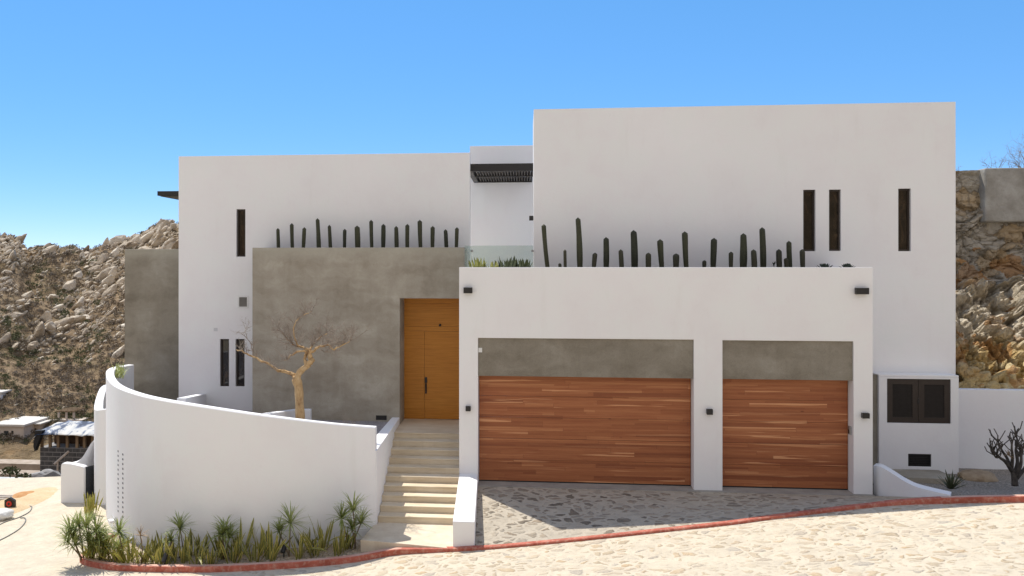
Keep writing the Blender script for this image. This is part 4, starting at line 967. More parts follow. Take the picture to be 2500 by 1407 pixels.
# bare shrub in the gravel at the right edge
DARKB = m_noise('grey_bark', [(.3, (.035,.03,.027)), (.7, (.11,.095,.08))], 9, .85, .01, use_obj=True)
Ys = 20.6; sp = lambda a, b_, dy=0: atY(a, b_, Ys+dy)
p = sp(2476, 1182); sh = root('bare_shrub', 'leafless frangipani shrub with thick grey stems in the right-hand gravel', 'shrub', (p.x, Ys, .15))
SH = [([(2478,1186,0),(2476,1165,0),(2470,1146,0),(2462,1130,0)], .10, .055), ([(2470,1150,0),(2455,1128,-.1),(2440,1117,-.15),(2428,1104,-.2),(2420,1096,-.2)], .06, .02),
      ([(2466,1138,0),(2458,1118,.1),(2446,1100,.1),(2438,1082,.1),(2436,1076,.1)], .05, .02), ([(2470,1142,0),(2472,1115,-.1),(2470,1090,-.15),(2475,1066,-.15)], .055, .018), ([(2476,1160,0),(2484,1128,.1),(2480,1100,.15),(2484,1075,.2),(2478,1062,.2)], .06, .018),
      ([(2480,1165,0),(2492,1135,-.1),(2494,1105,-.1),(2502,1080,-.1)], .06, .02), ([(2482,1168,0),(2500,1146,.1),(2515,1120,.2),(2522,1085,.2)], .06, .02), ([(2440,1117,-.15),(2432,1118,-.2),(2427,1112,-.25)], .025, .015), ([(2484,1120,.1),(2490,1100,.2),(2488,1082,.3)], .03, .015)]
rr = random.Random(2)
for i, (pl, r0, r1) in enumerate(SH):
    pts = spline([sp(*q) for q in pl], 4); n = len(pts); m = MB(); m.tube(pts, [lerp(r0, r1*.8, k/(n-1))*.72 for k in range(n)], 8)
    if i:
        for k in range(9):
            j = rr.randint(n//2, n-1); a = pts[j]; d = Vector((rr.gauss(0,.5), rr.gauss(0,.4), 1)).normalized(); L = rr.uniform(.15,.36); m.tube([a, a+d*L*.5+Vector((rr.gauss(0,.02),0,0)), a+d*L+Vector((rr.gauss(0,.04),0,.02))], [.012,.010,.010], 6)
    m.build('trunk' if i == 0 else 'limb', DARKB, sh, smooth=True)
m = MB()
for k in range(16): blade(m, sp(2462, 1112, -.1), rr.uniform(0,6.28), rr.uniform(.5,1.9), .17, .035, .6, 0, mi=(0,0), shape='thin', n=4)
m.build('dry_leaves', LEAF_DRY, sh)
# dry weeds behind the curved wall
m = MB(); rr = random.Random(9)
for px in (838, 850, 862, 866):
    a = atY(px, 1046, 20.2)
    for k in range(2): twigs(m, a, Vector((rr.gauss(.1,.2), 0, 1)), .28, .004, 1, rr)
solo(m, 'dry_weeds', TWIG, 'thin dry weed stalks poking up behind the curved garden wall', 'weeds', tuple(atY(850, 1050, 20.2)))
# plants inside the far end of the curved wall
rr = random.Random(31); m = MB()
for k in range(90):
    a = atY(rr.uniform(280,301), rr.uniform(908,926), 23.2+rr.uniform(-.4,.4)); blade(m, a, rr.uniform(0,6.28), rr.uniform(.1,1.2), .3, .03, .6, 0, mi=(0,0), shape='thin', n=4)
solo(m, 'wall_plant', LEAF_D, 'small green plant behind the rim of the curved wall beside the concrete block', 'plant', tuple(atY(290, 920, 23.2)))

# ------------------------------------------------------------------ far terrain: valley and rocky hill
RID = [(-2200,560),(-1200,520),(-700,540),(-350,572),(-120,590),(-40,582),(0,578),(28,577),(45,586),(56,603),(66,612),(85,606),(130,604),(150,608),(180,603),(203,611),(225,604),(255,594),(290,584),(330,577),(352,566),(372,556),(392,546),(414,538),(432,548),(500,520),(700,505),(1000,515),(1500,520),(1900,505),(2200,490),(2600,520),(3600,540),(4600,560)]
def prof(px):
    yr = interp(px, RID); tr = 165+45*math.sin(px*.0023+.6) if px < 450 else 190
    return tr, CH+(HY-yr)/FOC*tr
def terr(px, t):
    """height of the land at distance t along picture column px"""
    tr, zr = prof(px); d = ray(px); x, y = d.x*t, d.y*t
    base = [(0,-.6),(26,-.6),(29,-3.4),(36,-5.4),(48,-8.5),(62,-12),(80,-15.5),(92,-16.5)]
    if px > 450: base = [(0,-.6),(30,-.9),(60,-6),(92,-10)]
    if t < 27.5: z = road_z(max(-40, min(14, x)))-.45-(.8 if x > -1 else 0)
    elif t < 92: z = interp(t, base)
    elif t < tr:
        k = (t-92)/(tr-92); zb = -16.5 if px < 450 else -10; z = lerp(zb, zr, k**.93)
    else: z = zr-(t-tr)*.16
    a = min(1, max(0, (t-88)/40)); fall = 1-.75*sstep(tr-14, tr, t)
    n = noise.fractal(Vector((x*.028, y*.028, 3)), 1.0, 2.0, 5)*4.2*fall+noise.fractal(Vector((x*.16, y*.16, 9)), .9, 2.1, 4)*.75
    rg_ = noise.noise(Vector((x*.05+y*.04, (y-x)*.012, 1)))*2.0*fall
    return z+a*(n+rg_) if t > 29 else z
def hit_hill(px, py):
    t = 60
    d = ray(px, py)
    while t < 260:
        z = CH+d.z*t
        if z <= terr(px, t): return t
        t += .7
    return None
cols = [-2200+60*i for i in range(35)]+[-110+3.0*i for i in range(200)]+[490+8*i for i in range(45)]+[850+40*i for i in range(71)]
ts = [3+3*i for i in range(8)]+[27,29,31,34,37,40,44,48,53,58,63,68,73,78,83,88]+[92+.9*i for i in range(145)]+[224+6*i for i in range(12)]+[300+40*i for i in range(12)]
grid = []
for px in cols:
    fine = -115 <= px <= 490
    r = []
    for t in ts:
        d = ray(px); r.append(Vector((d.x*t, d.y*t, terr(px, t))))
    grid.append(r)
HILL = Mat('dry_hillside', .95, .1); k = HILL; p = k.pos()
a = k.noise(p, .09, 7, .65); b_ = k.noise(p, .7, 6, .7); c_ = k.noise(p, 3.2, 4, .7)
col = k.ramp(b_, [(.3, (.12,.082,.048)), (.48, (.24,.168,.10)), (.62, (.37,.27,.165)), (.75, (.48,.385,.27))])
col = k.mix(k.rng(a, .47, .62, 0, .55), col, (.16,.12,.06))
col = k.mix(k.rng(k.noise(p, .16, 5, .7), .55, .68, 0, .5), col, (.36,.23,.11))
col = k.mix(k.rng(c_, .5, .72, 0, .5), col, (.09,.072,.038))
k.col(col); k.bump(k.math('ADD', k.math('MULTIPLY', b_, .8), k.math('MULTIPLY', c_, .3)), .9, 1.0)
hill = MB().sheet([list(r) for r in zip(*grid)]).build('hillside', HILL.m, smooth=True); tag(hill, kind='structure')
# a wide base so that the land reaches the horizon on every side
m = MB(); rows = []
for i in range(49):
    a = 2*math.pi*i/48; rows.append([Vector((math.cos(a)*r_, math.sin(a)*r_-10, z_)) for r_, z_ in ((0,-16),(60,-16),(200,-18),(700,-22),(2400,-30))])
tag(m.sheet(rows).build('ground', HILL.m, smooth=True), kind='structure')
# unseen slope across the road, added behind the camera for warm bounce light
rows = []
for i in range(41):
    x = -140+7*i; rows.append([Vector((x, -44-6*j, road_z(max(-40, min(40, x)), 0)-.6+(j*2.2)*(1 if j else 0)+2*noise.fractal(Vector((x*.05, j*.5, 4)), 1, 2, 4)*(j > 0))) for j in range(14)])
tag(MB().sheet([list(r) for r in zip(*rows)]).build('bounce_embankment', HILL.m, smooth=True), kind='structure')

# boulders: the largest are things, the scree between them is one mass
BOULD = Mat('pale_granite', .9, .15); k = BOULD; p = k.pos()
f = k.math('ADD', k.math('MULTIPLY', k.noise(p, .5, 6, .65), .75), k.math('MULTIPLY', k.rnd(), .25))
col = k.ramp(f, [(.3, (.38,.30,.21)), (.5, (.62,.525,.40)), (.7, (.76,.68,.55))])
col = k.mix(k.rng(k.noise(p, 2.5, 5, .7), .5, .75, 0, .4), col, (.19,.135,.085)); k.col(col); k.bump(k.noise(p, 1.6, 6, .7), .4, 1)
shapes = [rock_mesh(40+i, 3, (1, .72, .6), 11, .13) for i in range(8)]
lows = [rock_mesh(60+i, 2, (1, .75, .62), 7, .2) for i in range(6)]
meshes = []
for i, (vs, fs) in enumerate(shapes):
    me = bpy.data.meshes.new('boulder'); me.from_pydata([tuple(v) for v in vs], [], fs); me.materials.append(BOULD.m); meshes.append(me)
rr = random.Random(17)
def band(px, py):
    """how rocky the hill is at this place of the picture"""
    q = noise.noise(Vector(((px+py*1.35)*.0105, (py-px*.7)*.0035, 2)))*.6+noise.noise(Vector((px*.02, py*.025, 7)))*.5
    v = .40+q*.85+.34*sstep(90, 330, px)*sstep(900, 640, py)
    if py > 800: v -= .38*sstep(800, 900, py)
    if px < 130: v -= .12*sstep(130, 0, px)
    if px > 340 and py < 620: v += .5
    if px < 62 and py < 640: v += .7
    return v
def rot_for(rr): return Quaternion((0,1,0), -.75+rr.gauss(0,.28)) @ Quaternion((0,0,1), rr.gauss(0,.5)) @ Quaternion((1,0,0), rr.gauss(0,.35))
BLAB = 'pale angular granite boulder on the dry hillside beyond the house'
fixed = [(95,815,46),(110,785,30),(125,735,30),(170,705,34),(268,718,30),(150,800,36),(182,790,34),(196,772,26),(240,720,22),(60,730,26),(45,745,24),(290,872,34),(10,835,30),(190,680,26),(215,700,24),(140,760,24),(165,740,28),(232,650,24),(250,640,28),(280,625,30),(265,665,26),(300,690,26),(120,800,24),(70,725,22),(35,860,22)]
pl = []
for px, py, w in fixed: pl.append((px, py, w*.68))
while len(pl) < 300:
    px = rr.uniform(-12, 436); py = rr.uniform(545, 960)
    if band(px, py) > rr.uniform(.35, 1.0): pl.append((px, py, rr.choice((7,8,9,10,12,14,17,20))*rr.uniform(.7,1.2)))
n_b = 0
for px, py, w in pl:
    t = hit_hill(px, py)
    if not t: continue
    d = ray(px); r = w*t/FOC; o = bpy.data.objects.new('boulder', meshes[n_b % 8]); COL.objects.link(o)
    o.location = (d.x*t, d.y*t, terr(px, t)+r*.12); q = rot_for(rr); o.rotation_mode = 'QUATERNION'; o.rotation_quaternion = q; o.scale = (r*rr.uniform(1,1.5), r*rr.uniform(.8,1.1), r*rr.uniform(.75,1.1))
    tag(o, BLAB, 'boulder', 'boulders on the hillside'); n_b += 1
# rocky knobs on the skyline
for cx, cy, sx, sy, n in ((22, 596, 34, 20, 26), (408, 562, 30, 24, 34), (372, 585, 30, 18, 14)):
    for i in range(n):
        px = cx+rr.gauss(0, sx*.5); py = cy+rr.gauss(0, sy*.45); tr, zr = prof(px); t = tr-rr.uniform(2, 8); d = ray(px); r = rr.uniform(7,13)*t/FOC
        top = interp(px, RID); z = CH+(HY-max(py, top+13))/FOC*t
        o = bpy.data.objects.new('boulder', meshes[i % 8]); COL.objects.link(o); o.location = (d.x*t, d.y*t, z-.2); o.rotation_mode = 'QUATERNION'; o.rotation_quaternion = Quaternion((0,1,0), rr.gauss(-.3,.25)) @ Quaternion((0,0,1), rr.gauss(0,.8)); o.scale = (r*1.25, r*1.1, r)
        tag(o, 'pale granite boulder in a heap on the skyline of the hill', 'boulder', 'boulders on the skyline')
m = MB(); cnt = 0
while cnt < 4000:
    px = rr.uniform(-60, 600); py = rr.uniform(535, 1000)
    if band(px, py) < rr.uniform(.1, .95): continue
    t = hit_hill(px, py)
    if not t: continue
    d = ray(px); r = rr.choice((2.5,3,3.5,4,5,6,8))*t/FOC*rr.uniform(.6,1.1); q = rot_for(rr); c = Vector((d.x*t, d.y*t, terr(px, t)+r*.1)); vs, fs = lows[cnt % 6]
    m.add([q @ Vector((v[0]*r*1.55, v[1]*r, v[2]*r*.8))+c for v in vs], fs); cnt += 1
so = m.build('scree', BOULD.m); tag(so, kind='stuff')
# dry scrub covering the slopes
SCR = [m_leaf('dry_scrub', (.095,.07,.045), (.19,.145,.095), transl=.1, rough=.9), m_leaf('olive_scrub', (.045,.055,.02), (.10,.105,.045), transl=.1, rough=.9), m_leaf('grey_scrub', (.12,.10,.08), (.22,.185,.145), transl=.1, rough=.9)]
m = MB()
def bush(m, c, r, mi, rr, n):
    for i in range(n):
        a = rr.uniform(0, 6.28); e = rr.uniform(.05, 1.45); q = r*rr.random()**.4; p = c+Vector((math.cos(a)*math.cos(e), math.sin(a)*math.cos(e), math.sin(e)*.8))*q
        s = r*rr.uniform(.10,.24); u = Vector((rr.gauss(0,1), rr.gauss(0,1), rr.gauss(0,1))).normalized(); w = u.orthogonal().normalized()
        m.add([p+u*s, p+w*s*.55, p-u*s*.8, p-w*s*.5], [(0,1,2,3)], mi)
cnt = 0
while cnt < 5200:
    px = rr.uniform(-60, 560); py = rr.uniform(555, 1085)**1.0
    if band(px, py)-.25*sstep(850,950,py) > rr.uniform(.25, 1.1): continue
    t = hit_hill(px, py)
    if not t: continue
    d = ray(px); r = rr.choice((5,6,7,8,10,13))*t/FOC*rr.uniform(.7,1.2); gr_ = noise.noise(Vector((px*.016, py*.02, 5)))
    mi = 1 if gr_ > rr.uniform(-.05,.5) else rr.choice((0, 0, 2)); bush(m, Vector((d.x*t, d.y*t, terr(px, t))), r, mi, rr, 34); cnt += 1
for px in range(-20, 438, 5):          # fringe on the skyline
    if rr.random() < .5: continue
    tr, zr = prof(px); d = ray(px); t = tr-1; bush(m, Vector((d.x*t, d.y*t, terr(px, t)-.1)), rr.uniform(.4,1.0), rr.choice((0,1,2)), rr, 30)
tag(m.build('scrub', SCR), kind='stuff')

# ------------------------------------------------------------------ buildings down in the valley
PALE = m_noise('pale_house_wall', [(.3, (.50,.42,.35)), (.7, (.62,.54,.46))], .8, .85, .02)
ROOFW = m_noise('pale_flat_roof', [(.3, (.55,.51,.45)), (.7, (.7,.67,.62))], .9, .85, .02)
WIN = m_plain('far_window', (.05,.06,.07), .2, .5)
OLDW = m_noise('weathered_timber', [(.3, (.14,.09,.05)), (.7, (.34,.25,.16))], 4, .85, .01, stretch=(1,1,.3))
def far_box(m, px0, px1, py0, py1, t, depth, mi=0):
    d = ray((px0+px1)/2); Y = d.y*t; m.box(XY(px0, Y), XY(px1, Y), Y, Y+depth, ZY((px0+px1)/2, py1, Y), ZY((px0+px1)/2, py0, Y), mi); return Y
T1 = 92
def house_far(name, label, x0, x1, y0, y1, t, depth, wins, roofh=4, mat=PALE):
    Y = ray((x0+x1)/2).y*t; r = root(name, label, 'house', (XY((x0+x1)/2, Y), Y, ZY(x0, y1, Y)))
    holes = [(XY(a, Y), XY(b_, Y), ZY(a, d_, Y), ZY(a, c_, Y)) for a, b_, c_, d_ in wins]
    m = wall_grid(MB(), XY(x0, Y), XY(x1, Y), Y, Y+.25, ZY(x0, y1, Y)-1.5, ZY(x0, y0, Y), holes); X0, X1 = XY(x0, Y), XY(x1, Y)
    m.box(X0, X0+.25, Y+.251, Y+depth, ZY(x0, y1, Y)-1.5, ZY(x0, y0, Y)); m.box(X1-.25, X1, Y+.251, Y+depth, ZY(x0, y1, Y)-1.5, ZY(x0, y0, Y)); m.build('wall', mat, r)
    z = ZY(x0, y0, Y); MB().box(X0-.2, X1+.2, Y-.25, Y+depth+.2, z+.002, z+roofh*t/FOC).build('roof', ROOFW, r)
    for h in holes: MB().box(h[0]-.03, h[1]+.03, Y+.12, Y+.16, h[2]-.03, h[3]+.03).build('window', WIN, r)
    return r
house_far('far_house', 'small pale house with white flat roof at the left edge of the valley', -14, 58, 1040, 1068, 100, 5, [(9,21,1052,1064),(27,33,1052,1060),(-6,0,1050,1066)], 5)
house_far('far_house', 'small sand-coloured house with one dark window beside the roof pergola', 62, 98, 1036, 1060, 102, 5, [(69,88,1045,1057)], 3, m_noise('sand_house_wall', [(.3, (.46,.36,.27)), (.7, (.56,.46,.36))], .8, .85, .02))
r_ = house_far('far_house', 'white house cut off by the left edge below the rocky hill', -40, 3, 960, 1004, 108, 6, [(-20,-8,975,990)], 4, STUCCO)
Y = ray(10).y*107; MB().box(XY(0, Y), XY(22, Y), Y-1, Y+4, ZY(10, 1016, Y), ZY(10, 1003, Y)).build('terrace', ROOFW, r_)
# long retaining wall with roof terrace and pergola
Yw = ray(140).y*104; m = MB().box(XY(66, Yw), XY(200, Yw), Yw, Yw+4, ZY(140, 1046, Yw)-1, ZY(140, 1025, Yw))
solo(m, 'terrace_wall', PALE, 'long pale terrace wall carrying the small pergola on the hillside', 'wall', (XY(140, Yw), Yw, ZY(140, 1046, Yw)))
pr = root('roof_pergola', 'small wooden pergola on the pale terrace below the hill', 'pergola', (XY(158, Yw), Yw+1, ZY(158, 1025, Yw)))
for px in (138, 157, 175):
    for dy in (.4, 2.6): MB().box(XY(px, Yw)-.1, XY(px, Yw)+.1, Yw+dy, Yw+dy+.2, ZY(px, 1025, Yw), ZY(px, 1007, Yw)).build('post', PALE, pr)
m = MB()
for dy in (.2, .8, 1.4, 2.0, 2.6): m.box(XY(134, Yw), XY(179, Yw), Yw+dy, Yw+dy+.15, ZY(155, 1007, Yw)+.002, ZY(155, 1004, Yw))
m.build('roof_beams', OLDW, pr)
# site walls and road strips on the terraces below
SANDW = m_noise('sandy_wall', [(.3, (.30,.235,.17)), (.7, (.46,.38,.3))], 1.5, .9, .02)
def strip(name, label, px0, px1, y0, y1, t, depth, mat): 
    Y = ray((px0+px1)/2).y*t; m = MB().box(XY(px0, Y), XY(px1, Y), Y, Y+depth, ZY(px0, y1, Y)-1.5, ZY(px0, y0, Y)); return solo(m, name, mat, label, 'wall', (XY((px0+px1)/2, Y), Y, ZY(px0, y1, Y)), bevel=.03)
strip('retaining_wall', 'upper of two long pale retaining walls on the slope below the houses', -60, 97, 1130, 1150, 74, 1.6, SANDW)
strip('retaining_wall', 'lower long sandy retaining wall left of the block shed', -60, 97, 1156, 1166, 56, 1.2, SANDW)
strip('garden_wall', 'low grey-white wall behind the dusty road at the left edge', -60, 62, 1168, 1182, 40, .4, m_noise('grey_white_wall', [(.3, (.42,.42,.4)), (.7, (.6,.6,.57))], 2, .85, .01))
Y = ray(70).y*39; m = MB(); a, b_ = XY(42, Y), XY(92, Y)
m.hexa([(a,Y-1.2,-6),(b_,Y,-6),(b_,Y+.3,-6),(a,Y-.9,-6)], [(a,Y-1.2,ZY(42,1177,Y)),(b_,Y,ZY(92,1168,Y)),(b_,Y+.3,ZY(92,1168,Y)),(a,Y-.9,ZY(42,1177,Y))])
solo(m, 'garden_wall', STUCCO, 'slanting white wall between the dusty road and the block shed', 'wall', (a, Y, -4), bevel=.02)
# unfinished shed of grey blocks with a timber upper storey and a torn tarpaulin roof
Ts = 52; Y = ray(160).y*Ts; X0, X1 = XY(98, Y), XY(250, Y); zt = ZY(160, 1094, Y); zb = ZY(160, 1172, Y)
shd = root('block_shed', 'unfinished grey block shed with timber posts and ragged tarpaulin roof', 'shed', (XY(160, Y), Y, zb))
BLK = Mat('grey_blockwork', .9, .15); k = BLK; x, y, z = k.sep(k.pos())[:3]
row = k.math('FLOOR', k.math('DIVIDE', z, .26)); fz = k.math('FRACT', k.math('DIVIDE', z, .26)); fx = k.math('FRACT', k.math('ADD', k.math('DIVIDE', x, .48), k.math('MULTIPLY', row, .5)))
jn = k.math('MAXIMUM', k.math('GREATER_THAN', fz, .84), k.math('MULTIPLY', k.math('GREATER_THAN', fx, .93), .5))
col = k.ramp(k.noise(k.pos(), 3, 5, .6), [(.3, (.05,.05,.052)), (.7, (.12,.117,.115))]); k.col(k.mix(jn, col, (.27,.26,.25)))
MB().box(X0, X1, Y, Y+4, zb-3, zt).build('block_wall', BLK.m, shd)
zr0, zr1 = ZY(120, 1050, Y), ZY(220, 1058, Y)
for px in (100, 120, 140, 162, 186, 204, 224): MB().box(XY(px, Y)-.07, XY(px, Y)+.07, Y+.05, Y+.19, zt+.002, ZY(px, 1060 if px < 170 else 1065, Y)).build('post', OLDW, shd)
m = MB(); 
for i in range(7): xx = lerp(XY(185, Y), X1, i/7); m.box(xx, xx+.2, Y+.5+.02*i, Y+.56+.02*i, zt+.002, ZY(200, 1066, Y))
BB = m_noise('dark_boards', [(.3, (.05,.03,.02)), (.7, (.14,.085,.05))], 3, .9, .02); MB().box(X0+.2, X1, Y+1.2, Y+1.3, zt+.002, ZY(120, 1057, Y)).build('back_boards', BB, shd)
m.build('plank_wall', BB, shd)
# m_noise('dark_boards', [(.3, (.05,.03,.02)), (.7, (.14,.085,.05))], 3, .9, .02), shd)
rows = []
rr = random.Random(6)
for j in range(9):
    rows.append([Vector((lerp(XY(86, Y)+.4*j*.2, X1+.3, i/16), Y-.35+j*.27, lerp(ZY(90, 1057, Y), ZY(230, 1062, Y), i/16)+j*.05-(.3 if i == 0 and j < 2 else 0)+.16*noise.noise(Vector((i*.6, j*.7, 8))))) for i in range(17)])
TARP = Mat('torn_tarpaulin', .7, .3); k = TARP; a = k.noise(k.mapv(k.pos(), (1,.4,1)), 1.1, 4, .6, 1.5); k.col(k.ramp(a, [(.36, (.02,.035,.07)), (.45, (.10,.13,.2)), (.5, (.46,.46,.44)), (.62, (.6,.56,.5)), (.72, (.3,.33,.4))]))
tarp = MB().sheet(rows).build('tarpaulin', TARP.m, shd, smooth=True); sd = tarp.modifiers.new('solid', 'SOLIDIFY'); sd.thickness = .03
m = MB(); 
for i in range(4): a = Vector((X0-.05, Y-.3+.1*i, zr0-.1)); m.hexa([a+Vector((-.2,0,-.8)), a+Vector((-.12,0,-1.1)), a+Vector((-.12,.05,-1.1)), a+Vector((-.2,.05,-.8))], [a+Vector((-.1,0,.1)), a+Vector((.35,0,.1)), a+Vector((.35,.05,.1)), a+Vector((-.1,.05,.1))])
m.build('tarpaulin_flap', m_plain('black_tarp', (.02,.02,.022), .6), shd)
a = atY(132, 1134, Y-.8); b_ = atY(168, 1102, Y-.3); m = MB(); m.tube([a, b_], .07, 6); m.tube([atY(140, 1170, Y-.4), atY(141, 1125, Y-.3)], .05, 6)
m.build('prop_beam', m_noise('pale_timber', [(.3, (.4,.33,.26)), (.7, (.58,.5,.42))], 3, .8, .01), shd)
m = MB(); rr = random.Random(12)
for i in range(16):
    a = atY(rr.uniform(88,150), rr.uniform(1166,1180), 36+rr.uniform(-2,2)); vs, fs = lows[i % 6]; s_ = rr.uniform(.2,.6); m.add([Vector(v)*s_+a for v in vs], fs)
tag(m.build('rubble', m_noise('rubble', [(.3, (.1,.09,.085)), (.7, (.4,.38,.35))], 1.5, .9, .02)), kind='stuff')
# ------------------------------------------------------------------ things on the dusty road at the left
p = on_road(25, 1243); d2 = MB()
def prism(m, c, R0, R1, th, n, tilt, mi=0):
    A = []; B = []
    for k in range(n):
        a = 2*math.pi*k/n+.52; v = Vector((math.cos(a)*R0, 0, math.sin(a)*R0)); A.append(c+v+Vector((0,-th/2,0))); B.append(c+v*R1/R0+Vector((0,th/2,0)))
    m.add(A+B, [tuple(range(n-1,-1,-1)), tuple(range(n, 2*n))]+[(k, (k+1) % n, n+(k+1) % n, n+k) for k in range(n)], mi)
Rr = .165
hr = root('marker_base', 'black hexagonal base with a red centre standing on the orange sand', 'marker base', tuple(p))
c = p+Vector((0,0,Rr*.92)); prism(d2, c, Rr, Rr, .09, 6, 0); d2.build('hexagon_body', BLACK, hr, bevel=.01)
d2 = MB(); prism(d2, c+Vector((0,-.056,0)), .075, .075, .02, 16, 0); d2.build('red_disc', m_plain('red_plastic', (.55,.03,.02), .4), hr)
d2 = MB(); prism(d2, c+Vector((0,-.072,0)), .03, .03, .01, 12, 0); d2.build('hub', BLACK, hr)
def mound(name, label, px, py, w, dpt, h, mat, seed, kind=None):
    p = on_road(px, py); rows = []
    for i in range(17):
        row = []
        for j in range(17):
            u, v = i/8-1, j/8-1; r_ = math.sqrt(u*u+v*v); x, y = p.x+u*w, p.y+v*dpt
            row.append(Vector((x, y, road_z(x, y)-.02+h*max(0, 1-r_*r_*1.02)*(1+.6*noise.noise(Vector((x*2, y*2, seed)))) - (.1 if r_ > 1 else 0))))
        rows.append(row)
    o = MB().sheet(rows).build(name, mat, smooth=True); return tag(o, kind='stuff') if kind else o
mound('sand', '', 30, 1232, .85, 2.2, .10, SAND, 1, 'stuff'); mound('dirt', '', 50, 1214, .42, .7, .14, ORANGE, 5, 'stuff')
mound('sand', '', -10, 1250, .7, 2.0, .08, SAND, 2, 'stuff')
p = on_road(2, 1268); vs, fs = rock_mesh(91, 3, (.34,.24,.15), 0, .18); solo(MB().add([Vector(v)+p+Vector((0,0,.12)) for v in vs], fs), 'white_sack', WHITEP, 'crumpled white sack lying on the road at the left edge', 'sack', tuple(p), smooth=True)
p = atY(37, 1193, 27.5); m = MB(); m.tube([p+Vector((0,0,z_)) for z_ in (-.5,-.2,.0,.1,.15)], [.30,.30,.24,.14,.02], 14)
solo(m, 'water_tank', WHITEP, 'small white domed tank beyond the dusty road at the left', 'tank', tuple(p+Vector((0,0,-.5))), smooth=True)
for px, py, s_ in ((24,1160,1.2),(57,1172,1.0)):
    p = atY(px, py, 33); m = MB(); rr = random.Random(px); bush(m, p, .35*s_, 0, rr, 120); 
    o = solo(m, 'green_bush', SCR[1], ['dark bush left of the slanting white wall at the far road edge','dark bush beside the small white tank at the far road edge'][px > 40], 'bush', tuple(p))
HOSE = m_plain('grey_hose', (.16,.16,.15), .6)
m = MB(); pts = spline([on_road(a, b_)+Vector((0,0,.012)) for a, b_ in ((-20,1330),(20,1310),(48,1292),(62,1275),(60,1266),(50,1266))], 6); m.tube(pts, .014, 6)
solo(m, 'hose', HOSE, 'grey hose curling across the dusty road, nearer the camera', 'hose', tuple(pts[8]), smooth=True)
m = MB(); pts = spline([on_road(a, b_)+Vector((0,0,.012)) for a, b_ in ((-20,1293),(10,1277),(45,1265),(70,1252),(78,1240),(72,1236))], 6); m.tube(pts, .012, 6)
solo(m, 'hose', HOSE, 'thin hose looping round the orange sand heap', 'hose', tuple(pts[8]), smooth=True)
m = MB(); p = on_road(18, 1222)
for i in range(5): q = p+Vector((-.5+.05*i, -.1+.09*i, .03+.03*(i % 2))); m.box(q.x-.6, q.x+.75, q.y, q.y+.08, q.z, q.z+.03)
solo(m, 'plank_pile', m_noise('bleached_planks', [(.3, (.35,.3,.25)), (.7, (.55,.5,.43))], 4, .8, .01), 'few pale planks lying beside the orange sand at the left edge', 'planks', tuple(p))

# ------------------------------------------------------------------ rock face at the right with masonry, concrete panel and twigs
CLY = 28.4
def vcell(v):
    dist, pts = noise.voronoi(v); return dist[1]-dist[0], noise.cell(Vector(pts[0])*7.3)
CLIFF = Mat('stained_rock', .92, .15); k = CLIFF; p = k.pos(); z = k.sep(p)[2]
w = k.vadd(p, k.vscale(k.vadd(k.noise(p, 1.2, 4, .6, color=True), (-.5,-.5,-.5)), .8))
zf = k.math('ADD', z, k.math('MULTIPLY', k.math('SUBTRACT', k.noise(p, .6, 4, .6), .5), 2.6))
grey = k.ramp(k.noise(w, 1.6, 6, .65), [(.3, (.29,.25,.195)), (.5, (.46,.41,.33)), (.7, (.60,.545,.45))])
gold = k.ramp(k.noise(w, 1.3, 6, .68), [(.3, (.36,.22,.075)), (.44, (.58,.41,.17)), (.58, (.68,.55,.31)), (.75, (.72,.65,.5))])
pale = k.ramp(k.noise(w, 2.2, 6, .7), [(.35, (.42,.34,.23)), (.5, (.62,.54,.41)), (.7, (.72,.66,.54))])  # sunlit cream of the upper slope put into the rock colour
gold = k.mix(k.rng(zf, 2.7, 3.4), gold, pale)
je = k.vor(k.mapv(w, (1,1,1.35)), 1.55, 'DISTANCE_TO_EDGE'); sc_ = k.sep(k.vor(k.mapv(w, (1,1,1.35)), 1.55, 'F1', 'Color'))
grey = k.mix(k.rng(sc_[1], .2, .9, 0, .55), grey, (.50,.46,.39)); grey = k.mix(k.rng(sc_[2], .55, .8, 0, .6), grey, (.50,.34,.16))
grey = k.mix(k.rng(je, .015, .06, .55, 0), grey, (.17,.14,.10))
col = k.mix(k.rng(zf, 4.0, 5.0), gold, grey)
cell = k.sep(k.vor(k.mapv(w, (1,1,1.3)), 1.9, 'F1', 'Color'))
col = k.mix(k.math('MULTIPLY', k.rng(cell[0], .7, .85, 0, .75), k.rng(zf, 6.2, 5.4)), col, (.46,.235,.08))
col = k.mix(k.rng(k.noise(w, 7, 5, .7), .52, .75, 0, .6), col, (.12,.09,.055))
k.col(col); k.bump(k.math('ADD', k.noise(p, 9, 6, .7), k.math('MULTIPLY', k.noise(p, 2.5, 5, .65), 1.5)), .12, 1)
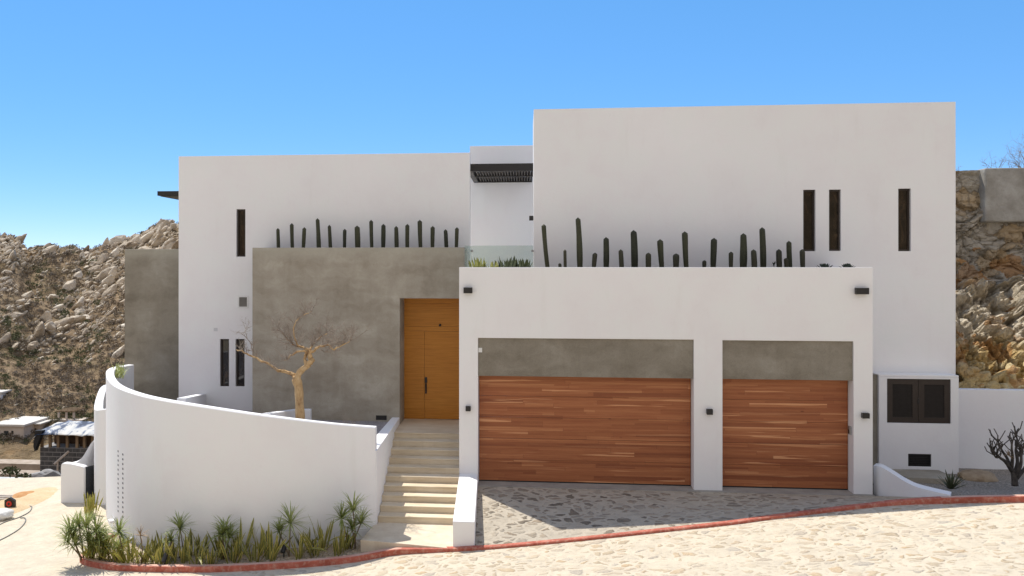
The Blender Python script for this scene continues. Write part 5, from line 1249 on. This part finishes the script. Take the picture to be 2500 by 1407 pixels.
def cliff_pt(x, s):
    """s runs up the face: a sunlit slope of broken rock, a ledge, then upright masonry"""
    z = s if s < 4.3 else 4.3 if s < 6.2 else s-1.9
    y = interp(s, [(-.4, 23.65), (1.3, 23.75), (4.3, 26.4), (6.2, CLY), (12, CLY)])
    z += .35*max(0, min(1, (s-4.3)/1.9)) if 4.3 < s < 6.2 else 0
    v = Vector((x*1.5, y*.8, z*1.9)); wv = Vector((noise.noise(v*.9), 0, noise.noise(v*.9+Vector((9,0,0)))))*.55
    e, c = vcell(v+wv); e2, c2 = vcell((v+wv)*2.4)
    up = sstep(4.6, 6.3, s)
    out = lerp(.42, .24, up)*(min(1, e*3.2)*.6+c*.8)+lerp(.24, .08, up)*(min(1, e2*3)+c2*.7)
    out += lerp(.8, .1, up)*noise.fractal(Vector((x*.75, s*.8, 4)), .75, 2.1, 7)
    if z > 7.2: out *= .5
    yy = y-out*.75
    if z < 2.6: yy = max(yy, 23.5+.25*max(0, min(1, .5+.5*noise.noise(Vector((x*2, z*2, 1))))))
    return Vector((x, yy, z+out*.5*(1-up)))
rows = []
top = ZY(2370, 417, CLY)
NXc, NZc = 250, 330
for i in range(NXc+1):
    x = lerp(9.9, 22, (i/NXc)**1.15); rows.append([cliff_pt(x, lerp(-.4, top+1.9+.04*noise.noise(Vector((x*2,0,0))), j/NZc)) for j in range(NZc+1)]+[Vector((x, CLY+1.5, top)), Vector((x, CLY+3, top-1))])
cl = MB().sheet([list(r) for r in zip(*rows)]).build('rock_face', CLIFF.m); tag(cl, kind='structure')
m = MB(); pan = []
x0, x1 = XY(2405, CLY-.38), 22; z0, z1 = ZY(2450, 542, CLY-.38), ZY(2450, 410, CLY-.38)
m.box(x0, x1, CLY-.38, CLY+1, z0, z1)
solo(m, 'concrete_beam', m_noise('rough_grey_render', [(.3, (.21,.195,.17)), (.5, (.30,.285,.25)), (.72, (.40,.385,.35))], 1.7, .9, .05, bscale=6, fine=(9, (.2,.18,.15), .35)), 'rough grey concrete slab along the top of the rock face', 'concrete slab', (x0+1, CLY-.38, z0), bevel=.05)
m = MB(); rr = random.Random(44)
for px, py, n_, L in ((2494,408,10,.7),(2504,400,10,.9),(2438,408,4,.45),(2418,409,3,.45),(2340,414,2,.25),(2470,408,3,.35)):
    for k_ in range(n_): twigs(m, atY(px+rr.uniform(-8,8), py+6, CLY+.3), Vector((rr.gauss(-.25,.5), rr.gauss(0,.3), 1)), L*rr.uniform(.4,1), .006, 2, rr, .2, .7)
solo(m, 'dry_shrub', TWIG, 'wispy leafless shrub on top of the rock face at the right edge', 'shrub', tuple(atY(2470, 412, CLY+.3)))
rr = random.Random(19)
rockm = []
for me in meshes:
    m2_ = me.copy(); m2_.name = 'loose_rock'; m2_.materials.clear(); m2_.materials.append(CLIFF.m); rockm.append(m2_)
for i in range(34):
    px = rr.uniform(2338, 2530); Y = 23.5+rr.uniform(0, .5); p = Vector((XY(px, Y), Y, 0)); p.z = wz-.2+rr.uniform(0,.25)+(Y-23.5)*1.2; s_ = rr.uniform(.12,.3)
    o = bpy.data.objects.new('boulder', rockm[i % 8]); COL.objects.link(o); o.location = p; o.rotation_mode = 'QUATERNION'; o.rotation_quaternion = rot_for(rr); o.scale = (s_, s_, s_)
    tag(o, 'loose rock heaped behind the white boundary wall below the rock face', 'rock', 'loose rocks behind the boundary wall')
